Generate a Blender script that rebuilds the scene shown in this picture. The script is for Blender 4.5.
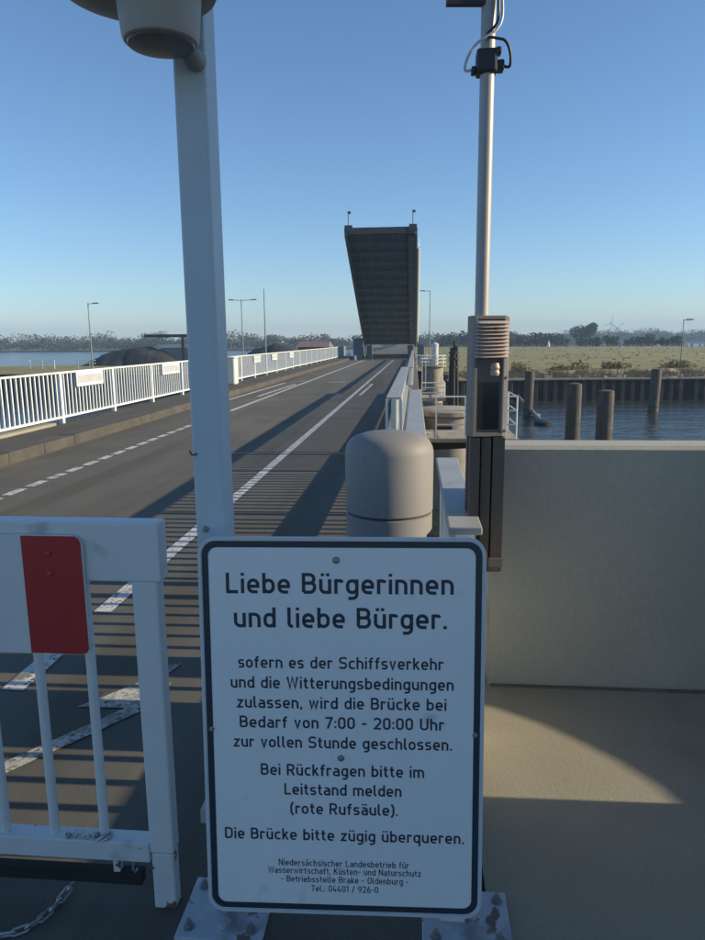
import bpy, math, random
from mathutils import Vector, Matrix
from math import sin, cos, tan, pi, radians, sqrt, atan2

rng = random.Random(11)
S = bpy.context.scene
for o in list(bpy.data.objects):
    bpy.data.objects.remove(o)
COL = S.collection

# ------------------------------------------------------------------ camera
cam_d = bpy.data.cameras.new('camera')
cam = bpy.data.objects.new('camera', cam_d)
COL.objects.link(cam)
yaw, pit, roll = radians(5.1), radians(-10.48), radians(0.5)
fw = Vector((-sin(yaw) * cos(pit), cos(yaw) * cos(pit), sin(pit)))
r0 = Vector((cos(yaw), sin(yaw), 0))
u0 = r0.cross(fw)
rt = r0 * cos(roll) - u0 * sin(roll)
up = u0 * cos(roll) + r0 * sin(roll)
cam.matrix_world = Matrix(((rt.x, up.x, -fw.x, 0), (rt.y, up.y, -fw.y, 0), (rt.z, up.z, -fw.z, 1.75), (0, 0, 0, 1)))
cam_d.sensor_width = 36
cam_d.lens = 700 / 940 * 36
cam_d.clip_start = 0.05
cam_d.clip_end = 12000
S.camera = cam

# ------------------------------------------------------------------ sky, sun, exposure
SUN_EL, SUN_AZ = radians(19.5), radians(89.0)      # azimuth clockwise from +Y (the bridge's own direction)
w = bpy.data.worlds.new('World')
S.world = w
w.use_nodes = True
wn = w.node_tree.nodes
bg = wn['Background']
sky = wn.new('ShaderNodeTexSky')
sky.sky_type = 'NISHITA'
sky.sun_disc = False
sky.sun_elevation = SUN_EL
sky.sun_rotation = SUN_AZ
sky.altitude = 0
sky.air_density = 1.0
sky.dust_density = 0.0
sky.ozone_density = 5.0
w.node_tree.links.new(sky.outputs[0], bg.inputs[0])
bg.inputs[1].default_value = 0.125
sd = bpy.data.lights.new('sun', 'SUN')
sd.energy = 5.0
sd.angle = radians(0.53)
sd.color = (1.0, 0.85, 0.62)
sun = bpy.data.objects.new('sun', sd)
COL.objects.link(sun)
sdir = Vector((sin(SUN_AZ) * cos(SUN_EL), cos(SUN_AZ) * cos(SUN_EL), sin(SUN_EL)))
sun.rotation_euler = sdir.to_track_quat('Z', 'Y').to_euler()
sun.location = (60, 0, 40)
S.view_settings.view_transform = 'Standard'
S.view_settings.look = 'None'
S.view_settings.gamma = 1
S.view_settings.use_curve_mapping = False
S.view_settings.exposure = 0.4

# ------------------------------------------------------------------ materials
MATS = {}
def mat(name, col, rough=0.7, var=0.12, scale=6.0, bump=0.0, bscale=60.0, metal=0.0, spots=None, spec=0.5, streak=None, fine=None):
    """procedural paint / stone / metal: base colour with two scales of mottling, optional chips or stains"""
    if name in MATS:
        return MATS[name]
    m = bpy.data.materials.new(name)
    m.use_nodes = True
    N, L = m.node_tree.nodes, m.node_tree.links
    b = N['Principled BSDF']
    tc = N.new('ShaderNodeTexCoord')
    n1 = N.new('ShaderNodeTexNoise'); n1.inputs['Scale'].default_value = scale; n1.inputs['Detail'].default_value = 6
    n1.inputs['Roughness'].default_value = 0.65
    L.new(tc.outputs['Object'], n1.inputs['Vector'])
    rmp = N.new('ShaderNodeMapRange')
    rmp.inputs[1].default_value = 0.3; rmp.inputs[2].default_value = 0.7
    rmp.inputs[3].default_value = 1 - var; rmp.inputs[4].default_value = 1 + var
    L.new(n1.outputs['Fac'], rmp.inputs[0])
    mul = N.new('ShaderNodeVectorMath'); mul.operation = 'SCALE'
    mul.inputs[0].default_value = col
    L.new(rmp.outputs[0], mul.inputs['Scale'])
    out = mul.outputs[0]
    if fine:                                  # aggregate speckle
        n2 = N.new('ShaderNodeTexNoise'); n2.inputs['Scale'].default_value = fine[0]; n2.inputs['Detail'].default_value = 2
        L.new(tc.outputs['Object'], n2.inputs['Vector'])
        r2 = N.new('ShaderNodeMapRange'); r2.inputs[1].default_value = 0.35; r2.inputs[2].default_value = 0.65
        r2.inputs[3].default_value = 1 - fine[1]; r2.inputs[4].default_value = 1 + fine[1]
        L.new(n2.outputs['Fac'], r2.inputs[0])
        m2 = N.new('ShaderNodeVectorMath'); m2.operation = 'SCALE'
        L.new(out, m2.inputs[0]); L.new(r2.outputs[0], m2.inputs['Scale'])
        out = m2.outputs[0]
    for sp in (spots or []):                  # (colour, scale, threshold, softness, (stretch))
        n3 = N.new('ShaderNodeTexNoise'); n3.inputs['Scale'].default_value = sp[1]; n3.inputs['Detail'].default_value = 5
        if len(sp) > 4:
            mp = N.new('ShaderNodeMapping'); mp.inputs['Scale'].default_value = sp[4]
            L.new(tc.outputs['Object'], mp.inputs['Vector']); L.new(mp.outputs[0], n3.inputs['Vector'])
        else:
            L.new(tc.outputs['Object'], n3.inputs['Vector'])
        r3 = N.new('ShaderNodeMapRange'); r3.inputs[1].default_value = sp[2]; r3.inputs[2].default_value = sp[2] + sp[3]
        L.new(n3.outputs['Fac'], r3.inputs[0])
        mx = N.new('ShaderNodeMix'); mx.data_type = 'RGBA'
        L.new(r3.outputs[0], mx.inputs['Factor']); L.new(out, mx.inputs['A'])
        mx.inputs['B'].default_value = (*sp[0], 1)
        out = mx.outputs['Result']
    L.new(out, b.inputs['Base Color'])
    b.inputs['Roughness'].default_value = rough
    b.inputs['Metallic'].default_value = metal
    b.inputs['Specular IOR Level'].default_value = spec
    if bump:
        nb = N.new('ShaderNodeTexNoise'); nb.inputs['Scale'].default_value = bscale; nb.inputs['Detail'].default_value = 4
        L.new(tc.outputs['Object'], nb.inputs['Vector'])
        bp = N.new('ShaderNodeBump'); bp.inputs['Strength'].default_value = bump; bp.inputs['Distance'].default_value = 0.01
        L.new(nb.outputs['Fac'], bp.inputs['Height']); L.new(bp.outputs[0], b.inputs['Normal'])
    MATS[name] = m
    return m

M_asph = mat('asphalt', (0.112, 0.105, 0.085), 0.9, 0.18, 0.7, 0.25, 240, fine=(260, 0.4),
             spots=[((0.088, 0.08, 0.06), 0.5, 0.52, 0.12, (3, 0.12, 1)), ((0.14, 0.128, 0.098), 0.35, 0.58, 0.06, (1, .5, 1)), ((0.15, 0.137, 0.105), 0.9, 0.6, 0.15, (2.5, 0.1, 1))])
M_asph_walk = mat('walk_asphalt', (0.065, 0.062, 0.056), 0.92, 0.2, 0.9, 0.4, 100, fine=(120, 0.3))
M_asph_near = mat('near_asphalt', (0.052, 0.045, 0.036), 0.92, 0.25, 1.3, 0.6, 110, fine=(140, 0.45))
M_conc = mat('concrete', (0.30, 0.275, 0.205), 0.85, 0.10, 1.4, 0.15, 70, fine=(90, 0.06),
             spots=[((0.23, 0.21, 0.16), 1.1, 0.56, 0.2), ((0.12, 0.115, 0.10), 9, 0.72, 0.04)])
M_concwall = mat('wall_concrete', (0.43, 0.42, 0.35), 0.85, 0.07, 0.8, 0.12, 40, fine=(50, 0.05),
                 spots=[((0.32, 0.31, 0.25), 1.2, 0.56, 0.25, (1, 1, 0.25)), ((0.16, 0.155, 0.14), 14, 0.73, 0.03)])
M_concold = mat('old_concrete', (0.34, 0.30, 0.24), 0.9, 0.2, 1.6, 0.3, 12, spots=[((0.14, 0.13, 0.11), 2.2, 0.55, 0.15, (1, 1, 0.3))])
M_kerb = mat('kerb_stone', (0.085, 0.077, 0.063), 0.9, 0.25, 2.5, 0.3, 40, spots=[((0.065, 0.06, 0.05), 1.5, 0.55, 0.15)])
M_mark = mat('road_paint', (0.62, 0.60, 0.55), 0.8, 0.1, 8, fine=(120, 0.15),
             spots=[((0.10, 0.09, 0.075), 45, 0.56, 0.06), ((0.22, 0.20, 0.17), 6, 0.57, 0.12)])
M_markold = mat('worn_road_paint', (0.50, 0.47, 0.40), 0.85, 0.2, 8, fine=(110, 0.25),
                spots=[((0.09, 0.082, 0.066), 40, 0.45, 0.25), ((0.09, 0.082, 0.066), 5, 0.50, 0.3)])
M_white = mat('white_paint', (0.70, 0.71, 0.70), 0.45, 0.05, 5, spots=[((0.45, 0.44, 0.40), 7, 0.64, 0.15)])
M_rail = mat('railing_paint', (0.82, 0.81, 0.74), 0.5, 0.06, 3, spots=[((0.5, 0.48, 0.42), 3, 0.62, 0.15)])
M_railtop = mat('rail_top_paint', (0.36, 0.37, 0.36), 0.5, 0.08, 4, spots=[((0.27, 0.27, 0.25), 5, 0.6, 0.15)])
M_gate = mat('gate_paint', (0.67, 0.685, 0.67), 0.45, 0.05, 4, spots=[((0.36, 0.38, 0.37), 5, 0.63, 0.1), ((0.16, 0.12, 0.09), 18, 0.74, 0.02)])
M_gatechip = mat('chipped_gate_paint', (0.62, 0.64, 0.635), 0.55, 0.08, 6,
                 spots=[((0.15, 0.10, 0.07), 14, 0.58, 0.02), ((0.05, 0.045, 0.04), 30, 0.66, 0.03)])
M_gaterail = mat('gate_rail_paint', (0.62, 0.64, 0.635), 0.5, 0.06, 5, spots=[((0.40, 0.40, 0.38), 7, 0.6, 0.12), ((0.15, 0.11, 0.08), 26, 0.69, 0.03)])
M_post = mat('post_paint', (0.52, 0.60, 0.65), 0.45, 0.05, 3, spots=[((0.40, 0.46, 0.50), 6, 0.62, 0.15, (1, 1, 0.2))])
M_plate = mat('base_plate_paint', (0.46, 0.50, 0.53), 0.55, 0.12, 8, spots=[((0.16, 0.12, 0.09), 16, 0.62, 0.03), ((0.25, 0.25, 0.24), 5, 0.55, 0.12)])
M_red = mat('reflective_red', (0.42, 0.035, 0.035), 0.4, 0.06, 10)
M_boardwhite = mat('reflective_white', (0.68, 0.69, 0.68), 0.4, 0.04, 6, spots=[((0.45, 0.43, 0.4), 6, 0.66, 0.12)])
M_sign = mat('sign_face', (0.86, 0.87, 0.86), 0.35, 0.025, 4, spots=[((0.55, 0.58, 0.62), 7, 0.66, 0.12), ((0.5, 0.52, 0.55), 3.3, 0.68, 0.08, (1, 1, 0.5))])
M_signrim = mat('sign_rim', (0.60, 0.64, 0.66), 0.4, 0.05, 5)
M_signtext = mat('sign_lettering', (0.030, 0.042, 0.062), 0.45, 0.08, 20)
M_signback = mat('sign_back', (0.45, 0.46, 0.47), 0.5, 0.05, 5, metal=0.3)
M_bolt = mat('bolt_steel', (0.30, 0.30, 0.30), 0.45, 0.15, 30, metal=0.6)
M_galv = mat('galvanised', (0.48, 0.48, 0.47), 0.45, 0.15, 25, metal=0.75, spots=[((0.22, 0.17, 0.12), 22, 0.6, 0.08)])
M_boll = mat('bollard_plastic', (0.245, 0.235, 0.222), 0.62, 0.05, 2, spots=[((0.33, 0.32, 0.30), 22, 0.72, 0.03), ((0.15, 0.145, 0.135), 9, 0.68, 0.10, (3, 3, 0.35)), ((0.19, 0.182, 0.17), 5, 0.6, 0.2, (1, 1, 0.25))])
M_bolldark = mat('bollard_seam', (0.07, 0.065, 0.06), 0.6, 0.1, 5)
M_lumi = mat('luminaire_shell', (0.26, 0.26, 0.255), 0.5, 0.08, 5)
M_lumi2 = mat('luminaire_drum', (0.42, 0.39, 0.35), 0.55, 0.06, 5)
M_lens = mat('luminaire_lens', (0.13, 0.13, 0.135), 0.35, 0.08, 7)
M_cab = mat('cabinet_steel', (0.17, 0.155, 0.145), 0.5, 0.12, 7, spots=[((0.22, 0.15, 0.11), 9, 0.62, 0.1)])
M_cablouv = mat('cabinet_louvre', (0.50, 0.43, 0.38), 0.5, 0.12, 9, spots=[((0.25, 0.16, 0.12), 11, 0.6, 0.12)])
M_glassdark = mat('dark_glass', (0.02, 0.022, 0.025), 0.15, 0.05, 4)
M_chan = mat('brown_steel', (0.115, 0.095, 0.078), 0.65, 0.2, 5, spots=[((0.18, 0.10, 0.06), 6, 0.6, 0.12, (1, 1, 0.25)), ((0.05, 0.045, 0.04), 4, 0.6, 0.15, (1, 1, 0.2))])
M_mast = mat('mast_galvanised', (0.36, 0.35, 0.34), 0.5, 0.06, 4, metal=0.2)
M_black = mat('black_plastic', (0.03, 0.032, 0.036), 0.5, 0.1, 8)
M_cablew = mat('white_cable', (0.60, 0.60, 0.58), 0.5, 0.05, 8)
M_leafsteel = mat('leaf_steel', (0.13, 0.175, 0.25), 0.65, 0.14, 0.6, spots=[((0.09, 0.115, 0.15), 0.5, 0.56, 0.12)])
M_leafgird = mat('leaf_girder_steel', (0.095, 0.13, 0.185), 0.65, 0.14, 0.8)
M_leafdark = mat('leaf_end_darkened', (0.035, 0.042, 0.05), 0.8, 0.12, 0.8)  # leaf tip colour, darkened so its end faces do not show skylight
M_pole = mat('street_pole', (0.20, 0.215, 0.23), 0.5, 0.08, 2)
M_timber = mat('wet_timber', (0.10, 0.088, 0.07), 0.85, 0.3, 2.5, 0.4, 8, spots=[((0.045, 0.042, 0.035), 1.2, 0.5, 0.2, (3, 3, 0.3)), ((0.22, 0.20, 0.16), 2.5, 0.63, 0.1, (3, 3, 0.4))])
M_timberdark = mat('tarred_timber', (0.045, 0.042, 0.038), 0.85, 0.3, 2)
M_sheet = mat('sheet_pile_steel', (0.042, 0.041, 0.038), 0.8, 0.3, 0.8, spots=[((0.14, 0.10, 0.07), 0.9, 0.58, 0.15, (1, 1, 0.5))])
M_field = mat('dry_grass_field', (0.25, 0.218, 0.075), 0.95, 0.22, 0.05, fine=(0.6, 0.22),
              spots=[((0.19, 0.175, 0.06), 0.03, 0.5, 0.2, (0.6, 2.2, 1)), ((0.33, 0.27, 0.12), 0.05, 0.6, 0.15, (0.4, 2.5, 1))])
M_bank = mat('river_bank', (0.27, 0.205, 0.13), 0.95, 0.35, 0.5, spots=[((0.10, 0.095, 0.05), 0.35, 0.52, 0.15), ((0.32, 0.29, 0.24), 0.9, 0.63, 0.08)])
M_mud = mat('shore_mud', (0.19, 0.165, 0.115), 0.95, 0.25, 0.05)
M_leaf1 = mat('far_foliage', (0.042, 0.052, 0.024), 0.9, 0.4, 0.06, spots=[((0.085, 0.075, 0.034), 0.02, 0.55, 0.15)])
M_leaf2 = mat('tree_foliage', (0.055, 0.068, 0.026), 0.9, 0.4, 0.25)
M_leaf3 = mat('bush_foliage', (0.17, 0.145, 0.05), 0.9, 0.4, 0.5)
M_reed = mat('reeds', (0.33, 0.26, 0.13), 0.9, 0.35, 0.4)
M_bark = mat('bark', (0.07, 0.058, 0.045), 0.9, 0.2, 2)
M_tarp = mat('silage_sheet', (0.038, 0.042, 0.044), 0.6, 0.25, 0.4, spots=[((0.07, 0.075, 0.075), 0.5, 0.58, 0.1)])
M_roof = mat('flat_roof', (0.06, 0.063, 0.068), 0.6, 0.1, 1)
M_tile = mat('red_roof', (0.22, 0.15, 0.13), 0.8, 0.15, 1)
M_render = mat('pale_render', (0.55, 0.55, 0.53), 0.8, 0.1, 0.7)
M_brick = mat('dark_brick', (0.23, 0.15, 0.11), 0.85, 0.2, 3, fine=(30, 0.15))
M_barblack = mat('bar_black', (0.02, 0.02, 0.02), 0.8, 0.1, 10)

def water_mat():
    m = bpy.data.materials.new('river_water'); m.use_nodes = True
    N, L = m.node_tree.nodes, m.node_tree.links
    b = N['Principled BSDF']
    b.inputs['Base Color'].default_value = (0.042, 0.048, 0.045, 1)
    b.inputs['Roughness'].default_value = 0.16
    b.inputs['IOR'].default_value = 1.33
    tc = N.new('ShaderNodeTexCoord')
    prev = None
    for sc, st, dist in ((1.6, 0.55, 0.22), (0.35, 0.45, 0.7), (0.05, 0.2, 1.5)):
        mp = N.new('ShaderNodeMapping'); mp.inputs['Scale'].default_value = (0.6, 1.4, 1)
        L.new(tc.outputs['Object'], mp.inputs['Vector'])
        n = N.new('ShaderNodeTexNoise'); n.inputs['Scale'].default_value = sc; n.inputs['Detail'].default_value = 4
        L.new(mp.outputs[0], n.inputs['Vector'])
        bp = N.new('ShaderNodeBump'); bp.inputs['Strength'].default_value = st; bp.inputs['Distance'].default_value = dist
        L.new(n.outputs['Fac'], bp.inputs['Height'])
        if prev: L.new(prev.outputs[0], bp.inputs['Normal'])
        prev = bp
    L.new(prev.outputs[0], b.inputs['Normal'])
    return m
M_water = water_mat()

# ------------------------------------------------------------------ mesh helpers
class MB:
    def __init__(self):
        self.v, self.f = [], []
    def add(self, verts, faces):
        k = len(self.v)
        self.v += [tuple(p) for p in verts]
        self.f += [tuple(i + k for i in f) for f in faces]
        return self
    def box(self, x0, x1, y0, y1, z0, z1):
        vs = [(x0, y0, z0), (x1, y0, z0), (x1, y1, z0), (x0, y1, z0), (x0, y0, z1), (x1, y0, z1), (x1, y1, z1), (x0, y1, z1)]
        return self.add(vs, [(3, 2, 1, 0), (4, 5, 6, 7), (0, 1, 5, 4), (1, 2, 6, 5), (2, 3, 7, 6), (3, 0, 4, 7)])
    def cbox(self, c, s, mtx=None):
        k = len(self.v)
        hx, hy, hz = s[0] / 2, s[1] / 2, s[2] / 2
        self.box(-hx, hx, -hy, hy, -hz, hz)
        for i in range(k, len(self.v)):
            p = Vector(self.v[i])
            if mtx: p = mtx @ p
            self.v[i] = tuple(p + Vector(c))
        return self
    def beam(self, a, b, wd, ht, upv=(0, 0, 1)):
        a, b = Vector(a), Vector(b)
        d = (b - a).normalized()
        s = d.cross(Vector(upv))
        s = s.normalized() if s.length > 1e-6 else Vector((1, 0, 0))
        t = s.cross(d)
        vs = []
        for p in (a, b):
            for q in ((-1, -1), (1, -1), (1, 1), (-1, 1)):
                vs.append(p + s * q[0] * wd / 2 + t * q[1] * ht / 2)
        return self.add(vs, [(3, 2, 1, 0), (4, 5, 6, 7), (0, 1, 5, 4), (1, 2, 6, 5), (2, 3, 7, 6), (3, 0, 4, 7)])
    def tube(self, pts, r, n=10, closed=False, caps=True):
        pts = [Vector(p) for p in pts]
        rs = r if isinstance(r, (list, tuple)) else [r] * len(pts)
        m = len(pts)
        vs, fs = [], []
        prev = None
        for i, p in enumerate(pts):
            if closed: d = pts[(i + 1) % m] - pts[i - 1]
            else: d = pts[min(i + 1, m - 1)] - pts[max(i - 1, 0)]
            d.normalize()
            if prev is None:
                s = d.cross(Vector((0, 0, 1)))
                if s.length < 1e-3: s = d.cross(Vector((1, 0, 0)))
            else:
                s = prev - d * prev.dot(d)
            s.normalize(); prev = s
            t = d.cross(s)
            for j in range(n):
                a = 2 * pi * j / n
                vs.append(p + (s * cos(a) + t * sin(a)) * rs[i])
        for i in range(m if closed else m - 1):
            for j in range(n):
                a, b = i * n + j, i * n + (j + 1) % n
                c, d2 = ((i + 1) % m) * n + (j + 1) % n, ((i + 1) % m) * n + j
                fs.append((a, b, c, d2))
        if caps and not closed:
            fs.append(tuple(reversed(range(n)))); fs.append(tuple(range((m - 1) * n, m * n)))
        return self.add(vs, fs)
    def lathe(self, prof, c=(0, 0, 0), n=40, sx=1.0, sy=1.0):
        vs, fs = [], []
        for (r, z) in prof:
            for j in range(n):
                a = 2 * pi * j / n
                vs.append((c[0] + r * cos(a) * sx, c[1] + r * sin(a) * sy, c[2] + z))
        for i in range(len(prof) - 1):
            for j in range(n):
                fs.append((i * n + j, i * n + (j + 1) % n, (i + 1) * n + (j + 1) % n, (i + 1) * n + j))
        fs.append(tuple(reversed(range(n))))
        k = (len(prof) - 1) * n
        fs.append(tuple(range(k, k + n)))
        return self.add(vs, fs)
    def prism(self, poly, z0, z1):
        n = len(poly)
        vs = [(x, y, z0) for x, y in poly] + [(x, y, z1) for x, y in poly]
        fs = [tuple(reversed(range(n))), tuple(range(n, 2 * n))]
        fs += [(i, (i + 1) % n, n + (i + 1) % n, n + i) for i in range(n)]
        return self.add(vs, fs)
    def xf(self, mtx):
        self.v = [tuple(mtx @ Vector(p)) for p in self.v]
        return self
    def build(self, name, m, parent=None, smooth=False, bevel=0.0, world=None):
        me = bpy.data.meshes.new(name)
        me.from_pydata(self.v, [], self.f)
        import bmesh
        bm = bmesh.new(); bm.from_mesh(me)
        bmesh.ops.recalc_face_normals(bm, faces=bm.faces[:])
        bm.to_mesh(me); bm.free()
        if smooth:
            me.polygons.foreach_set('use_smooth', [True] * len(me.polygons))
            try: me.set_sharp_from_angle(angle=radians(35))
            except Exception: pass
        me.materials.append(m)
        o = bpy.data.objects.new(name, me)
        COL.objects.link(o)
        if parent:
            o.parent = parent
            # geometry is given in world coordinates: shift it into the thing's own frame
            if parent_world(parent) is not None and world is not False:
                me.transform(parent_world(parent).inverted())
        if bevel:
            bv = o.modifiers.new('bevel', 'BEVEL'); bv.width = bevel; bv.segments = 2; bv.limit_method = 'ANGLE'
        return o
PW = {}
def parent_world(o):
    mtx = Matrix.Identity(4)
    while o is not None:
        mtx = o.matrix_basis @ mtx
        o = o.parent
    return mtx

def tag(o, label=None, cat=None, group=None, kind=None):
    if label: o['label'] = label
    if cat: o['category'] = cat
    if group: o['group'] = group
    if kind: o['kind'] = kind
    return o
def thing(name, label, cat, loc=(0, 0, 0), rz=0.0, group=None):
    o = bpy.data.objects.new(name, None)
    o.empty_display_size = 0.2
    COL.objects.link(o)
    o.location = loc
    o.rotation_euler = (0, 0, rz)
    return tag(o, label, cat, group)
def struct(name, mb, m, label=None, **k):
    o = mb.build(name, m, **k)
    return tag(o, label, kind='structure')
def copy_part(o, parent, off):
    c = o.copy(); COL.objects.link(c); c.parent = parent
    c.location = Vector(o.location) + Vector(off)
    return c
def plane(x0, x1, y0, y1, z, n=1):
    mb = MB(); mb.add([(x0, y0, z), (x1, y0, z), (x1, y1, z), (x0, y1, z)], [(0, 1, 2, 3)]); return mb
def sheet(poly, z):
    mb = MB(); mb.add([(x, y, z) for x, y in poly], [tuple(range(len(poly)))]); return mb

WZ = -4.0
# ================================================================== SETTING
struct('water', plane(-2400, 2400, -300, 2400, WZ), M_water, 'wide blue grey river with small ripples')
# near bank: the abutment the photographer stands on
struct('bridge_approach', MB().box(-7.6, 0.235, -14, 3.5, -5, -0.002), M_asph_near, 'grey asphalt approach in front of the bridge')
struct('floor', MB().box(0.24, 12, -14, 3.62, -5, 0.0), M_conc, 'concrete floor beside the bridge railing')
struct('bridge_deck', MB().box(-7.3, 0.16, 3.504, 63.5, -1.0, -0.012), M_concold, 'concrete slab of the bridge')
struct('road', plane(-7.5, 0.14, -13.9, 63.5, 0.004), M_asph, 'grey asphalt road over the bridge')
sw = MB().box(-7.2, -6.2, 3.6, 63.5, -0.008, 0.176)
struct('sidewalk', sw, M_asph_walk, 'dark raised walkway along the far railing')
kb = MB()
y = 3.6
while y < 63.4:
    y1 = min(y + 1.0, 63.5)
    kb.box(-6.196, -5.88 + rng.uniform(-.006, .006), y, y1 - 0.003, -0.006, 0.18 + rng.uniform(-.004, .004))
    y += 1.0
struct('kerb', kb, M_kerb, 'rough stone kerb edging the walkway', bevel=0.015)
struct('railing_plinth', MB().box(-7.18, -6.88, 8.0, 12.9, 0.178, 0.235), M_conc, 'pale concrete strip under the left railing', bevel=0.01)

# painted markings
mk = MB()
yy = 3.6
while yy < 17.3:
    mk.add([(-4.80, yy, .009), (-4.68, yy, .009), (-4.68, yy + .36, .009), (-4.80, yy + .36, .009)], [(0, 1, 2, 3)])
    yy += 0.5
mk.add([(-4.74, 17.5, .009), (-4.62, 17.5, .009), (-4.44, 63.3, .009), (-4.56, 63.3, .009)], [(0, 1, 2, 3)])
struct('edge_line', mk, M_mark, 'dashed white lane line along the walkway side')
mk = MB()
for (a, b) in ((2.4, 2.75), (3.15, 3.72), (4.2, 5.0), (5.05, 63.3)):
    za = .009
    k = lambda t: -2.04 + (t - 3) * 0.0025
    mk.add([(k(a) - .06, a, za), (k(a) + .06, a, za), (k(b) + .06, b, za), (k(b) - .06, b, za)], [(0, 1, 2, 3)])
struct('centre_line', mk, M_mark, 'long white line in the middle of the road')
mk = MB()
def strip(p, q, wd, z=.009):
    p, q = Vector((*p, z)), Vector((*q, z))
    d = (q - p).normalized(); s = Vector((d.y, -d.x, 0)) * wd / 2
    mk.add([p - s, p + s, q + s, q - s], [(0, 1, 2, 3)])
strip((-5.66, 20.0), (-5.46, 29.5), .12)
strip((-5.02, 22.2), (-4.86, 28.6), .12)
strip((-5.32, 30.2), (-4.80, 31.0), .10)
strip((-3.7, 29.9), (-2.95, 30.0), .22)
strip((-1.76, 22.6), (-1.70, 28.4), .10)
strip((-1.98, 28.4), (-1.70, 28.5), .22)
struct('lane_markings', mk, M_mark, 'thin white hatch lines farther along the road')
mk = MB()
strip((-1.70, 2.50), (-1.33, 3.02), .085, .0095)
mk.add([(-1.62, 3.01, .0100), (-1.25, 3.02, .0100), (-1.245, 3.28, .0100), (-1.42, 3.27, .0100)], [(0, 1, 2, 3)])
mk.add([(-1.375, 3.36, .0100), (-1.305, 3.36, .0100), (-1.265, 3.50, .0100), (-1.36, 3.48, .0100)], [(0, 1, 2, 3)])
struct('worn_marking', mk, M_markold, 'worn diagonal white paint behind the gate')
# bitumen repair band and joint across the road
jb = MB()
jb.add([(-5.85, 23.2, .0065), (-0.5, 23.2, .0065), (-0.5, 23.34, .0065), (-5.85, 23.34, .0065)], [(0, 1, 2, 3)])
struct('expansion_joint', jb, M_bolldark, 'dark joints across the road')

# far land across the channel
front = [(-420, 60), (-160, 68), (-14, 70), (-14, 92), (3, 92), (3, 66.4), (9.8, 67.2), (25.6, 68.4), (60, 71), (150, 80), (420, 110)]
back = [(760, 420), (420, 330), (130, 262), (90, 285), (45, 310), (-6, 330), (-14, 104), (-60, 97), (-160, 104), (-420, 110)]
struct('field', sheet(front[:4] + [(3, 71.2)] + [(x, y + 5.2) for x, y in front[5:]] + back, -1.45), M_field, 'flat field of dry grass beyond the channel')
# sloping bank strip behind the sheet piling
bk = MB()
fr = front[5:]
N_ = []
for i in range(len(fr) - 1):
    a, b = Vector(fr[i]), Vector(fr[i + 1])
    n = max(2, int((b - a).length / 1.2))
    for k in range(n):
        N_.append(a.lerp(b, k / n))
rows = []
for p in N_:
    rr = []
    for (dy, z) in ((0.35, -2.05), (1.5, -1.95), (3.0, -1.70), (5.0, -1.42), (7.0, -1.47)):
        rr.append((p.x + rng.uniform(-.2, .2), p.y + dy + rng.uniform(-.3, .3) * (dy > 1), z + (rng.uniform(-.14, .16) if 1 < dy < 6 else 0)))
    rows.append(rr)
vs = [q for r_ in rows for q in r_]
fs = [(i * 5 + j, (i + 1) * 5 + j, (i + 1) * 5 + j + 1, i * 5 + j + 1) for i in range(len(rows) - 1) for j in range(4)]
bk.add(vs, fs)
struct('river_bank', bk, M_bank, 'rough brown bank above the sheet piling')
struct('far_bank', MB().prism([(-420, 60), (-160, 68), (-14, 70), (-14, 92), (3, 92), (3, 110), (-14, 103.9), (-60, 96.9), (-160, 103.9), (-420, 109.9)], -5, -1.5), M_bank, 'low brown bank on the left of the channel')
struct('far_road', MB().box(-6.4, 0.0, 93.0, 330, -1.6, -0.05), M_asph, 'road carrying on beyond the lifted leaf')
struct('far_shore', sheet([(-900, 470), (-300, 462), (-60, 470), (20, 520), (140, 760), (420, 800), (900, 900), (1800, 1000), (1800, 2200), (-1900, 2200), (-1900, 520)], -3.3), M_mud, 'distant river shore')

# ================================================================== concrete walls and the building that shades the place
inner = [(.39, 3.40), (1.6, 3.41), (3.0, 3.41), (3.42, 3.385), (3.68, 3.31), (3.90, 3.20), (4.08, 3.08), (4.22, 2.95), (4.36, 2.80), (4.46, 2.65), (4.51, 2.50)]
outer = []
for i, p in enumerate(inner):
    a, b = Vector(inner[max(i - 1, 0)]), Vector(inner[min(i + 1, len(inner) - 1)])
    d = (b - a).normalized()
    outer.append((p[0] - d.y * .22, p[1] + d.x * .22))
wall = MB()
n = len(inner)
prof_z = (-0.03, 1.215, 1.235)
vs, fs = [], []
for i in range(n):
    a, b = Vector(inner[i]), Vector(outer[i])
    d = (b - a).normalized() * .02
    for (p, z) in ((a, -.03), (a, 1.225), (a + d, 1.243), (b - d, 1.243), (b, 1.225), (b, -.03)):
        vs.append((p.x, p.y, z))
for i in range(n - 1):
    for j in range(5):
        fs.append((i * 6 + j, (i + 1) * 6 + j, (i + 1) * 6 + j + 1, i * 6 + j + 1))
fs.append((0, 1, 2, 3, 4, 5)); fs.append(tuple((n - 1) * 6 + j for j in range(6)))
wall.add(vs, fs)
tag(wall.build('concrete_wall', M_concwall, smooth=True), 'smooth pale concrete parapet wall with sunlit top above the river', 'wall')
tag(MB().box(2.38, 2.60, -1.5, 2.52, -.02, 1.25).build('low_wall', M_concwall, bevel=.015), 'low straight concrete wall in front of the brick control building', 'wall')
b = thing('control_building', 'tall brick bridge control house standing on the floor behind the viewer', 'building', (7.2, 0, 0))
MB().box(5.0, 9.4, -2.0, 2.105, -.02, 4.5).build('wall', M_brick, b)
MB().box(1.9, 9.6, -2.2, 2.115, 4.5, 4.75).build('roof', M_roof, b, bevel=.02)  # unseen overhang west of the wall added to darken the floor
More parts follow.
